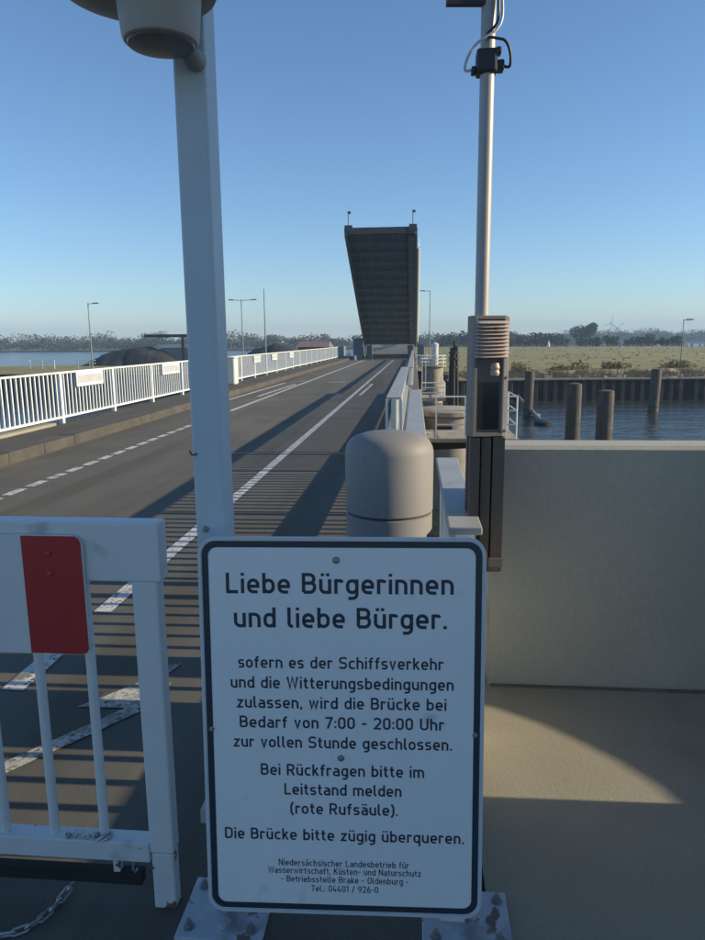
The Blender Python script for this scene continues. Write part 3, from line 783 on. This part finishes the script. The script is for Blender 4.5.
for (x0, x1, y0, z0) in ((.255, .300, 3.20, .72), (.308, .352, 3.22, .70), (.360, .412, 3.205, .675)):
    c_ = MB(); xm = (x0 + x1) / 2
    c_.box(x0, x1, y0, y0 + .012, z0, 1.309).box(x0, x0 + .008, y0 + .0125, y0 + .09, z0, 1.309).box(x1 - .008, x1, y0 + .0125, y0 + .09, z0, 1.309)
    c_.build('channel', M_chan, ma)
MB().box(.25, .418, 3.30, 3.395, .64, 1.308).build('backing_beam', M_chan, ma)
MB().box(.352, .415, 3.192, 3.204, .70, .74).build('clip', M_cab, ma)
jb_ = MB().box(.250, .338, 3.24, 3.33, 2.858, 2.955).build('junction_box', M_black, ma, bevel=.012)
MB().box(.338, .368, 3.255, 3.315, 2.872, 2.912).build('gland', M_black, jb_, bevel=.006)
MB().box(.230, .250, 3.255, 3.31, 2.864, 2.890).build('gland', M_black, jb_, bevel=.006)
MB().box(.330, .355, 3.255, 3.305, 2.935, 2.962).build('gland', M_black, jb_, bevel=.006)
def arc(pts, r, m, nm='cable'):
    P_ = [Vector(p) for p in pts]; out = []
    for i in range(len(P_) - 1):
        p0, p1, p2, p3 = P_[max(i - 1, 0)], P_[i], P_[i + 1], P_[min(i + 2, len(P_) - 1)]
        for k in range(6):
            t_ = k / 6
            out.append(.5 * ((2 * p1) + (p2 - p0) * t_ + (2 * p0 - 5 * p1 + 4 * p2 - p3) * t_ ** 2 + (3 * p1 - p0 - 3 * p2 + p3) * t_ ** 3))
    out.append(P_[-1])
    MB().tube(out, r, 7).build(nm, m, ma, smooth=True)
arc([(.235, 3.27, 2.877), (.203, 3.26, 2.875), (.212, 3.25, 2.92), (.245, 3.24, 2.965), (.285, 3.235, 2.99), (.33, 3.24, 3.02), (.352, 3.25, 3.07), (.350, 3.26, 3.16)], .006, M_cablew)
arc([(.358, 3.27, 2.890), (.390, 3.265, 2.885), (.388, 3.25, 2.935), (.365, 3.24, 2.975), (.325, 3.235, 2.985), (.29, 3.24, 3.0), (.335, 3.25, 3.06), (.33, 3.25, 3.2)], .006, M_black)
MB().beam((.12, 3.25, 3.135), (.298, 3.27, 3.135), .03, .025).build('cross_arm', M_black, ma)

MB().box(.29, .35, 3.394, 3.60, .95, 1.02).build('wall_bracket', M_chan, ma)
ma.scale = (.945, .945, .945)
ma.location = (.312, 3.081, .729)

# ================================================================== SERVICE PLATFORMS AND PIERS right of the bridge
def guard(t, pts, z, h, r=.018, n_mid=1, step=1.0, m=M_rail):
    for q in range(n_mid + 1):
        zz = z + h * (1 - q / (n_mid + 1))
        MB().tube([(x, y_, zz) for x, y_ in pts], r, 8).build('handrail', m, t)
    for i in range(len(pts) - 1):
        a, b_ = Vector(pts[i]), Vector(pts[i + 1])
        k = max(1, round((b_ - a).length / step))
        for j in range(k + (1 if i == len(pts) - 2 else 0)):
            p = a.lerp(b_, j / k)
            MB().tube([(p.x, p.y, z), (p.x, p.y, z + h)], r, 8).build('rail_post', m, t)
pf = thing('service_platform', 'nearest concrete service platform with white tube railing, right of the bridge', 'platform', (1.4, 18.4, -.8))
MB().box(.20, 2.6, 17.6, 19.4, -.80, -.70).build('deck', M_concold, pf, bevel=.01)
MB().add([(.2, 17.7, -.802), (2.5, 17.7, -.802), (2.3, 19.2, -1.15), (.2, 19.2, -1.25), (.2, 19.2, -.802), (2.5, 19.2, -.802)], [(0, 1, 2, 3), (2, 3, 4, 5), (1, 2, 5), (0, 3, 4), (0, 1, 5, 4)]).build('haunch', M_timberdark, pf)
guard(pf, [(.55, 17.66), (1.27, 17.66), (2.54, 17.66), (2.54, 19.34)], -.70, 1.05, n_mid=2, step=1.2)
pr = thing('round_pier', 'stout round concrete pier lit from the right behind the nearest platform', 'pier', (1.15, 24.6, WZ))
MB().lathe([(1.0, -1), (1.0, 3.15), (.95, 3.2)], (1.15, 24.6, WZ), 40).build('shaft', M_concold, pr, smooth=True)
MB().lathe([(1.12, 3.2), (1.12, 3.34), (1.02, 3.40)], (1.15, 24.6, WZ), 40).build('cap', M_concold, pr, smooth=True)
MB().box(.7, 1.25, 23.38, 23.5, -1.35, -1.1).build('recess', M_timberdark, pr)
gd = thing('service_platform', 'second white railed walkway beyond the round pier', 'platform', (.7, 30, -.7))
MB().box(.18, 1.3, 29.3, 31.0, -.76, -.62).build('deck', M_concold, gd)
guard(gd, [(.3, 29.35), (1.25, 29.35), (1.25, 30.95)], -.62, .62, .02, 2, .8)
p2 = thing('round_pier', 'distant round pier with railed top and small turret, right of the lifted leaf', 'pier', (1.66, 66, WZ))
MB().lathe([(.98, -1), (.98, 3.3)], (1.66, 66, WZ), 32).build('shaft', M_concold, p2, smooth=True)
MB().lathe([(1.25, 3.3), (1.25, 3.42)], (1.66, 66, WZ), 32).build('deck', M_concold, p2)
guard(p2, [(1.66 + 1.2 * cos(a * pi / 5), 66 + 1.2 * sin(a * pi / 5)) for a in range(11)], -.58, .9, .03, 2, .9)
MB().lathe([(.30, 0), (.30, 1.75), (.33, 1.75), (.33, 1.95), (.1, 2.1)], (1.86, 66, -.58), 20).build('turret', M_render, p2, smooth=True)
st = thing('ladder_frame', 'white upright frame at the far end of the right railing next to the leaf', 'frame', (.25, 40, 0))
for x in (.12, .42, .62):
    MB().box(x - .03, x + .03, 39.97, 40.03, -1.0, .86).build('upright', M_rail, st)
MB().box(.10, .64, 39.97, 40.03, .865, .93).build('cross_bar', M_rail, st)
MB().box(.10, .64, 39.97, 40.03, -1.06, -1.0).build('cross_bar', M_rail, st)

# dolphins and mooring piles
def pile(x, y, r, ztop, label, name='mooring_pile', lean=(0, 0)):
    t = thing(name, label, 'pile', (x, y, WZ), 0, 'mooring piles standing in the river')
    pr_ = [(r * 1.02, -1), (r, 0), (r * .98, (ztop - WZ) * .5), (r * .97, ztop - WZ - .12), (r * .9, ztop - WZ)]
    mb = MB().lathe(pr_, (0, 0, 0), 20)
    mb.v = [(x + vx + lean[0] * (vz), y + vy + lean[1] * vz, WZ + vz) for vx, vy, vz in mb.v]
    mb.build('shaft', M_timber, t, smooth=True)
    MB().lathe([(r * 1.03, 0), (r * 1.03, .12)], (x + lean[0] * .6, y, WZ + .35), 20).build('weed_band', M_timberdark, t, smooth=True)
    MB().lathe([(r * .93, 0), (r * .93, .05), (r * .5, .09)], (x + lean[0] * (ztop - WZ), y + lean[1] * (ztop - WZ), ztop - .01), 20).build('cap', M_timber, t, smooth=True)
pile(7.75, 35, .36, -.45, 'taller pile of the close pair standing above the concrete wall, left one')
pile(8.25, 31.2, .36, -.52, 'shorter pile of the close pair above the concrete wall, right one')
pile(8.70, 54.7, .36, -.72, 'slim distant pile standing nearest the louvred cabinet', lean=(.008, 0))
pile(18.75, 57.0, .40, -.70, 'lone pile standing on the right in front of the sheet piling', lean=(.02, 0))
dl = thing('dolphin', 'dark cluster of tarred piles standing between the turret and the cabinet', 'dolphin', (3.28, 60, WZ))
for (dx, dy, zt) in ((-.22, 0, 1.1), (.05, .25, 1.6), (.20, -.1, 1.25), (-.02, -.25, .8)):
    MB().tube([(3.28 + dx * 1.6, 60 + dy * 1.6, WZ - .5), (3.28 + dx, 60 + dy, zt)], [.15, .13], 12).build('timber_pile', M_timberdark, dl, smooth=True)
for z in (-.6, .1, .6):
    MB().lathe([(.42, 0), (.42, .16)], (3.28, 60, z), 18).build('band', M_timberdark, dl)
bm_ = thing('boom', 'floating timber boom lying slantwise on the water right of the cabinet', 'boom', (9.2, 60, WZ))
MB().tube([(9.75, 70.0, WZ + .55), (8.75, 49.0, WZ + .12)], .17, 10).build('spar', M_pole, bm_, smooth=True)
MB().lathe([(.1, -.25), (.45, -.15), (.5, .1), (.3, .25)], (8.75, 48.6, WZ + .1), 16, 1.2, 2.2).build('float', M_black, bm_, smooth=True)
MB().lathe([(.1, -.1), (.3, 0), (.3, .3), (.1, .35)], (9.0, 52.5, WZ + .0), 14, .8, .9).build('float', M_pole, bm_, smooth=True)

# sheet piling along the far bank
sh = MB(); top = []
fr = front[5:]
path = [Vector(p) for p in fr[:5]]
pp = []
for i in range(len(path) - 1):
    a, b_ = path[i], path[i + 1]; d = (b_ - a).normalized(); nn = Vector((d.y, -d.x))
    Ld = (b_ - a).length; k = 0
    while k * .9 < Ld:
        s = k * .9
        for (ds, off) in ((0, 0), (.30, 0), (.45, .2), (.75, .2)):
            if s + ds < Ld: pp.append(a + d * (s + ds) + nn * off)
        k += 1
vs = [(p.x, p.y, WZ - 1) for p in pp] + [(p.x, p.y, -2.02) for p in pp]
sh.add(vs, [(i, i + 1, len(pp) + i + 1, len(pp) + i) for i in range(len(pp) - 1)])
sw_ = tag(sh.build('sheet_pile_wall', M_sheet), 'dark corrugated sheet pile wall along the far bank', 'wall')
cpb = MB()
for i in range(len(path) - 1):
    cpb.beam((path[i].x, path[i].y + .12, -1.98), (path[i + 1].x, path[i + 1].y + .12, -1.98), .75, .14)
cpb.build('capping_beam', M_concold, sw_)
tag(MB().prism([(-14, 92.3), (3, 92.3), (3, 93.5), (-14, 93.5)], -5, -.6).build('abutment', M_concold), 'grey concrete abutment under the hinge of the lifted leaf', 'abutment')
ret = MB()
for (x, ya, yb) in ((3.0, 66.6, 92.2), (-14.0, 70.1, 92.2)):
    ret.box(x - .15, x + .15, ya, yb, -5, -1.5)
tag(ret.build('lock_walls', M_sheet), 'dark retaining walls either side of the opening under the leaf', 'wall')
tag(MB().box(-420, -14.2, 69.6, 69.9, -5, -1.4).xf(Matrix.Identity(4)).build('quay_wall', M_sheet), 'dark low quay wall on the left bank beyond the railing', 'wall')

# ================================================================== BASCULE LEAF
lf = thing('bascule_leaf', 'dark steel lifting bridge leaf raised at an angle over the channel end of the road', 'bridge leaf', (0, 92.44, .95))
A_ = radians(22.55); LL = 27.07
lf.rotation_euler = (-A_, 0, 0)     # local -Y runs up the leaf
XL, XR = -6.64, .16
def lb(mb, name, m=M_leafsteel, parent=lf, **k): return mb.build(name, m, parent, world=False, **k)
# z = 0 is the underside of the main girders, deck above
lb(MB().box(XL, XR, -LL + .1, 0, .62, .75), 'deck_plate')
lb(MB().box(XL + .3, XR - .3, -LL - .02, -LL + .099, .601, .76), 'end_dark_strip', M_leafdark)  # strip over the deck end, shade put into its colour
for x in (XL + .05, XR - .25):
    lb(MB().box(x, x + .20, -LL, .0, 0.0, .619), 'main_girder', M_leafgird)
for k in range(5):
    x = XL + 1.15 + k * 1.10
    lb(MB().box(x - .05, x + .05, -LL + .1, -.1, .36, .619), 'stringer', M_leafsteel)
for k in range(15):
    y = -LL + .3 + k * (LL - .6) / 14
    lb(MB().box(XL + .251, XR - .251, y - .07, y + .07, .20, .618), 'cross_beam', M_leafgird)
lb(MB().box(XL + .25, XR - .25, -LL - .02, -LL + .12, .10, .60), 'tip_beam', M_leafdark)
# inspection walkway inside the right girder, brackets
lb(MB().box(XR - .85, XR - .30, -LL + .5, -.4, .06, .12), 'walkway', M_leafgird)
for k in range(26):
    y = -LL + .8 + k * 1.0
    lb(MB().box(XR - .85, XR - .28, y, y + .06, -.02, .06), 'bracket', M_leafsteel)
# tip corner blocks and marker lights
for x in (XL + .40, XR - .42):
    lb(MB().box(x - .36, x + .36, -LL - .06, -LL + .30, .30, 1.0), 'corner_block', M_leafdark)
    mk_ = MB().tube([(x, -LL + .1, .95), (x, -LL - .40, 2.05)], .05, 8)
    o = lb(mk_, 'marker_pole', M_pole)
    lb(MB().box(x - .05, x + .22, -LL - .55, -LL - .35, 1.98, 2.12), 'marker_light', M_black, o)
# railing on the leaf's right side, standing off the deck, and on the left
for x in (XR + .13, XL + .12):
    rl = MB()
    for zz, rr in ((1.72, .07), (1.25, .05), (.60, .13)):
        rl.tube([(x, -LL + 3.5, zz), (x, -.2, zz)], rr, 10)
    for k in range(24):
        rl.tube([(x, -LL + 3.6 + k * .98, .62), (x, -LL + 3.6 + k * .98, 1.72)], .04, 6)
    lb(rl, 'side_railing', M_rail, smooth=True)
# counterweight arms and hinge stools at the back
hs = thing('hinge_housing', 'dark machinery housing at the foot of the raised leaf', 'housing', (-3.3, 93.2, -.6))
for x in (-5.9, -.6):
    MB().box(x - .35, x + .35, 92.6, 94.0, -.6, 1.1).build('hinge_stool', M_leafgird, hs, bevel=.05)
MB().box(-7.9, -6.75, 91.6, 95.0, -.6, 1.9).build('machine_hut', M_leafgird, hs, bevel=.05)
MB().box(-8.0, -6.65, 91.5, 95.1, 1.9, 2.05).build('roof', M_pole, hs)
MB().box(.35, 1.2, 92.0, 94.0, -.6, 1.2).build('machine_hut', M_leafgird, hs, bevel=.05)
hut = thing('machine_box', 'small grey machine cabinet at the far end of the left railing', 'cabinet', (-7.0, 66.5, -1))
MB().box(-7.4, -5.5, 65.0, 67.2, -4.5, .35).build('body', M_leafgird, hut, bevel=.04)
MB().box(-7.3, -6.5, 65.3, 66.8, .36, 1.25).build('cabinet', M_pole, hut, bevel=.04)

# ================================================================== STREET LIGHTS, far things
def light_pole(x, y, z0, h, arms, label, r=.06):
    t = thing('street_light', label, 'street light', (x, y, z0))
    MB().tube([(x, y, z0), (x, y, z0 + h * .6), (x, y, z0 + h)], [r * 1.4, r, r * .75], 10).build('pole', M_pole, t, smooth=True)
    for (dx) in arms:
        s = 1 if dx > 0 else -1
        a = MB().beam((x, y, z0 + h - .12), (x + dx, y, z0 + h - .04), .07, .07).build('arm', M_pole, t)
        MB().box(min(x + dx, x + dx - s * .7), max(x + dx, x + dx - s * .7), y - .13, y + .13, z0 + h - .10, z0 + h + .04).build('lamp_head', M_pole, a, bevel=.02)
    return t
light_pole(-40.0, 85, -1.45, 8.0, (1.35,), 'single arm street light on the left bank above the first railing stretch', .07)
light_pole(-23.3, 95, -1.45, 8.75, (-1.75, 2.1), 'double arm street light on the left bank, just right of the lamp post in view', .07)
light_pole(-19.1, 90, -1.45, 9.75, (), 'plain armless pole on the left bank, left of the lifted leaf', .075)
light_pole(2.28, 112, -1.45, 10.7, (-1.5,), 'street light with arm to the left, right beside the lifted leaf', .07)
light_pole(29.6, 82, -1.45, 5.2, (1.0,), 'thin street light standing in the dry field on the right', .05)

fn = thing('field_fence', 'low white post and rail fence on the left bank beyond the railing', 'fence', (-45, 85, -1.45))
for (a, b_) in ((-48.2, -44.9), (-41.9, -39.6)):
    for z in (-.75, -.40):
        MB().box(a, b_, 84.96, 85.04, z - .05, z + .05).build('rail', M_rail, fn)
    k = a
    while k <= b_ + .01:
        MB().box(k - .06, k + .06, 84.92, 85.08, -1.45, -.32).build('post', M_rail, fn)
        k += 1.6
mound = lambda c, sx, sy, h, seed: None
def heap(name, label, x0, x1, y, dy, h, z0, m):
    r_ = random.Random(name + str(x0)); nx, ny = 28, 10; vs, fs = [], []
    for i in range(nx + 1):
        for j in range(ny + 1):
            u_, v_ = i / nx, j / ny
            e = min(1, u_ * 2.6, (1 - u_) * 4) ** .8 * (1 - .08 * sin(u_ * 19))
            ee = min(1, sin(pi * v_) * 1.5) ** .7
            vs.append((x0 + (x1 - x0) * u_, y + dy * (v_ - .5), z0 + h * e * ee + (r_.uniform(-.16, .16) if 0 < i < nx and 0 < j < ny else 0)))
    for i in range(nx):
        for j in range(ny):
            a = i * (ny + 1) + j; fs.append((a, a + ny + 1, a + ny + 2, a + 1))
    t = MB().add(vs, fs).build(name, m, smooth=True)
    return tag(t, label, 'heap')
heap('covered_heap', 'long dark sheeted heap on the left bank, left of the lamp post', -47.3, -33.5, 100, 9, 2.35, -1.5, M_tarp)
heap('covered_heap', 'dark sheeted heap between the armless pole and the red roofed barn', -27.5, -16.6, 110, 9, 2.6, -1.5, M_tarp)
sh_ = thing('shelter', 'flat roofed shelter with white wall seen just left of the lamp post', 'shelter', (-34.5, 101, -1.5))
MB().box(-38.6, -29.5, 99, 104, 2.45, 2.85).build('roof', M_roof, sh_)
for x in (-33.2, -31.5, -30.0):
    MB().box(x - .12, x + .12, 99.4, 99.7, -1.5, 2.45).build('column', M_roof, sh_)
MB().box(-37.0, -30.0, 99.9, 100.1, .95, 1.4).build('fascia', M_white, sh_)
MB().box(-36.6, -30.2, 100.2, 102.6, -1.5, .94).build('wall', mat('grey_render', (.25, .27, .29), .8), sh_)
bn = thing('barn', 'low barn with reddish roof behind the left railing', 'barn', (-17, 121, -1.5))
MB().box(-19.5, -14.6, 118, 124, -1.5, .75).build('wall', M_brick, bn)
MB().add([(-19.9, 117.6, .74), (-14.2, 117.6, .74), (-14.2, 124.4, .74), (-19.9, 124.4, .74), (-19.6, 121, 1.65), (-14.5, 121, 1.65)], [(0, 1, 5, 4), (2, 3, 4, 5), (1, 2, 5), (3, 0, 4), (3, 2, 1, 0)]).build('roof', M_tile, bn)

bc = thing('beacon', 'small white navigation beacon at the far edge of the field', 'beacon', (54.5, 297, -1.5))
MB().lathe([(.6, 0), (.45, 1.6), (.22, 1.7), (.22, 2.3), (.1, 2.5)], (54.5, 297, -1.45), 14).build('tower', M_white, bc)
def boat(x, y, L_, label):
    t = thing('boat', label, 'boat', (x, y, WZ), 0, 'small boats on the far water')
    ol = [(-L_ / 2, -.9), (L_ * .25, -1.0), (L_ / 2, 0), (L_ * .25, 1.0), (-L_ / 2, .9)]
    MB().prism([(x + a, y + b_) for a, b_ in ol], WZ - .2, WZ + 1.0).build('hull', M_white, t)
    MB().prism([(x - L_ * .2, y - .6), (x + L_ * .12, y - .6), (x + L_ * .12, y + .6), (x - L_ * .2, y + .6)], WZ + 1.0, WZ + 2.2).build('cabin', M_render, t)
    MB().tube([(x, y, WZ + 1), (x, y, WZ + 6)], .08, 6).build('mast', M_pole, t)
boat(196, 480, 8, 'white boat far away on the water at the right edge')
def turbine(x, y, h, label, ph):
    t = thing('wind_turbine', label, 'wind turbine', (x, y, -3), 0, 'wind turbines on the horizon')
    MB().tube([(x, y, -3.3), (x, y, h)], [.9, .5], 8).build('tower', M_render, t, smooth=True)
    MB().box(x - .7, x + .7, y - 1.6, y + 1.2, h - .6, h + .7).build('nacelle', M_render, t)
    for k in range(3):
        a = ph + k * 2 * pi / 3
        MB().beam((x, y - 1.8, h), (x + 15 * sin(a), y - 1.8, h + 15 * cos(a)), .9, .3, (0, 1, 0)).build('blade', M_render, t)
turbine(372, 1400, 30, 'left one of two faint wind turbines on the horizon at the right', .2)
turbine(398, 1450, 22, 'right one of two faint wind turbines on the horizon at the right', .9)

# ------------------------------------------------------------------ vegetation
def leaves(mb, c, rad, n, size, r_):
    for _ in range(n):
        while True:
            p = Vector((r_.uniform(-1, 1), r_.uniform(-1, 1), r_.uniform(-1, 1)))
            if .25 < p.length < 1: break
        p = p * (p.length ** -.35)
        q = Vector((c[0] + p.x * rad[0], c[1] + p.y * rad[1], c[2] + p.z * rad[2]))
        a = Vector((r_.gauss(0, 1), r_.gauss(0, 1), r_.gauss(0, 1))).normalized()
        b_ = a.cross(Vector((r_.gauss(0, 1), r_.gauss(0, 1), r_.gauss(0, 1)))).normalized()
        s = size * r_.uniform(.6, 1.3)
        mb.add([q - a * s, q - b_ * s * .6, q + a * s, q + b_ * s * .6], [(0, 1, 2, 3)])
def crown(mb, x, y, z0, h, wd, n, size, r_, clumps=7):
    for _ in range(clumps):
        f = r_.random()
        cz = z0 + h * (.25 + .5 * f)
        rr = wd * .5 * (.55 + .35 * (1 - abs(f - .4)))
        leaves(mb, (x + r_.uniform(-.5, .5) * wd * .6, y + r_.uniform(-.5, .5) * wd * .6, cz), (rr * .7, rr * .7, h * .2 * r_.uniform(.7, 1.2)), n // clumps, size, r_)
def wood(name, label, rows, seed):
    r_ = random.Random(seed); mb = MB()
    for (x0, y0, x1, y1, num, h0, h1, zb) in rows:
        for k in range(num):
            t_ = (k + r_.uniform(-.6, .6)) / num
            x, y_ = x0 + (x1 - x0) * t_, y0 + (y1 - y0) * t_ + r_.uniform(0, 25)
            h = r_.uniform(h0, h1) * (0.75 + .35 * sin(t_ * 23 + seed) ** 2)
            crown(mb, x, y_, zb - h * .22, h * 1.2, h * r_.uniform(1.1, 2.0), 300, .52 + y_ / 2400, r_, 10)
    o = mb.build(name, M_leaf1)
    return tag(o, label, 'wood', kind='stuff')
wood('far_wood', 'low line of far trees along the left shore', [(-480, 475, -190, 476, 60, 9, 13, -3.3), (-200, 480, 10, 500, 50, 9, 12, -3.3), (-520, 560, -100, 540, 45, 13, 16, -3.3)], 3)
wood('far_wood', 'low line of far trees along the right horizon', [(0, 520, 130, 690, 40, 9, 13, -3.3), (120, 690, 250, 860, 45, 11, 15, -3.3), (230, 840, 620, 900, 110, 13, 17, -3.3), (200, 1000, 700, 1060, 60, 18, 24, -3.3)], 5)
wood('field_wood', 'dark clump of trees at the far end of the field', [(14, 345, 66, 330, 26, 6.5, 8.5, -1.5), (40, 335, 120, 318, 26, 3.5, 5.5, -1.5)], 9)
def tree(x, y, z0, h, wd, n, label, seed, size=.5):
    r_ = random.Random(seed)
    t = thing('tree', label, 'tree', (x, y, z0))
    tr = MB().tube([(x, y, z0), (x + .1, y, z0 + h * .3), (x - .1, y, z0 + h * .6)], [.35, .27, .14], 8)
    for k in range(6):
        a = r_.uniform(0, 6.28)
        zb = z0 + h * r_.uniform(.25, .5)
        tr.tube([(x, y, zb), (x + wd * .3 * cos(a), y + wd * .3 * sin(a), zb + h * .22)], [.13, .05], 6)
    tr.build('trunk', M_bark, t)
    mb = MB(); crown(mb, x, y, z0 + h * .15, h * .85, wd, n, size, r_, 14)
    mb.build('crown', M_leaf2, t)
tree(88.5, 400, -1.5, 11.0, 7.5, 900, 'thinner left one of the two tall trees above the field', 21, .42)
tree(94.0, 400, -1.5, 12.8, 9.5, 2200, 'dense right one of the two tall trees above the field', 22, .5)
def bush(x, y, z0, h, wd, label, seed, m=M_leaf3):
    r_ = random.Random(seed); mb = MB()
    crown(mb, x, y, z0 - h * .45, h * 1.1, wd * 1.3, 1100, .11, r_, 16)
    o = mb.build('bush', m)
    return tag(o, label, 'bush', 'bushes along the field edge')
bush(16.2, 76, -1.5, 1.7, 3.0, 'yellow green bush between the left pile pair and the field', 31)
bush(21.2, 78, -1.5, 1.4, 2.6, 'low olive bush in the middle of the far bank', 32)
bush(28.5, 80, -1.5, 2.0, 2.6, 'rounded olive bush left of the thin field street light', 33)
bush(10.6, 72, -1.5, 2.0, 1.6, 'spiky dry bush behind the slim pile nearest the cabinet', 34, M_reed)
rd_ = MB(); r_ = random.Random(8)
def tuft(mb, x, y, z, h, n):
    for _ in range(n):
        a = r_.uniform(0, 6.28); l = r_.uniform(.0, .35) * h; wv = r_.uniform(.02, .045)
        bx_, by_ = x + r_.uniform(-.25, .25), y + r_.uniform(-.25, .25)
        hh = h * r_.uniform(.6, 1.1)
        mb.add([(bx_ - wv, by_, z), (bx_ + wv, by_, z), (bx_ + l * cos(a) + .01, by_ + l * sin(a), z + hh), (bx_ + l * cos(a) - .01, by_ + l * sin(a), z + hh)], [(0, 1, 2, 3)])
for _ in range(1000):
    x = r_.uniform(3.2, 60); p = 66.4 + (x - 3) * .078
    tuft(rd_, x, p + 1.0 + abs(r_.gauss(0, 2.6)), -1.95 + .1 * r_.random(), r_.uniform(.3, .8), 9)
tag(rd_.build('reeds', M_reed), 'brown reeds and dry weeds on the far bank', 'reeds', kind='stuff')
rd_ = MB()
for _ in range(900):
    x = r_.uniform(-2, 150); y_ = r_.uniform(74, 300)
    if y_ < 73 + .1 * max(0, x): continue
    tuft(rd_, x, y_, -1.46, r_.uniform(.12, .32), 7)
tag(rd_.build('grass_tufts', M_field), 'tufts of long dry grass across the field', 'grass', kind='stuff')
rd_ = MB()
for _ in range(420):
    t_ = r_.random(); i = r_.randrange(5)
    a, b_ = Vector(back[1 + i]), Vector(back[2 + i]); p = a.lerp(b_, t_)
    tuft(rd_, p.x, p.y - r_.uniform(0, 6), -1.46, r_.uniform(.7, 1.5), 16)
tag(rd_.build('shore_reeds', M_reed), 'dark row of reeds along the far edge of the field', 'reeds', kind='stuff')
st_ = MB()
for _ in range(160):
    x = r_.uniform(3.4, 58); y_ = 66.4 + (x - 3) * .078 + r_.uniform(.8, 4)
    s = r_.uniform(.12, .4)
    st_.cbox((x, y_, -1.88 + .06 * (y_ - 66.4 - (x - 3) * .078)), (s * 1.6, s, s * .7), Matrix.Rotation(r_.uniform(0, 3), 3, 'Z'))
tag(st_.build('bank_stones', M_concold, bevel=.05), 'pale stones scattered on the far bank', 'stones', kind='stuff')

# ------------------------------------------------------------------ haze
hz = MB().box(-2600, 2600, -400, 2600, -6, 52)
ho = hz.build('haze', bpy.data.materials.new('haze'))
m = ho.data.materials[0]; m.use_nodes = True
N, L = m.node_tree.nodes, m.node_tree.links
N.remove(N['Principled BSDF'])
pv = N.new('ShaderNodeVolumePrincipled')
pv.inputs['Color'].default_value = (.53, .75, .98, 1)
pv.inputs['Density'].default_value = 0.0005
L.new(pv.outputs[0], N['Material Output'].inputs['Volume'])
tag(ho, 'thin pale air over river and fields', kind='stuff')
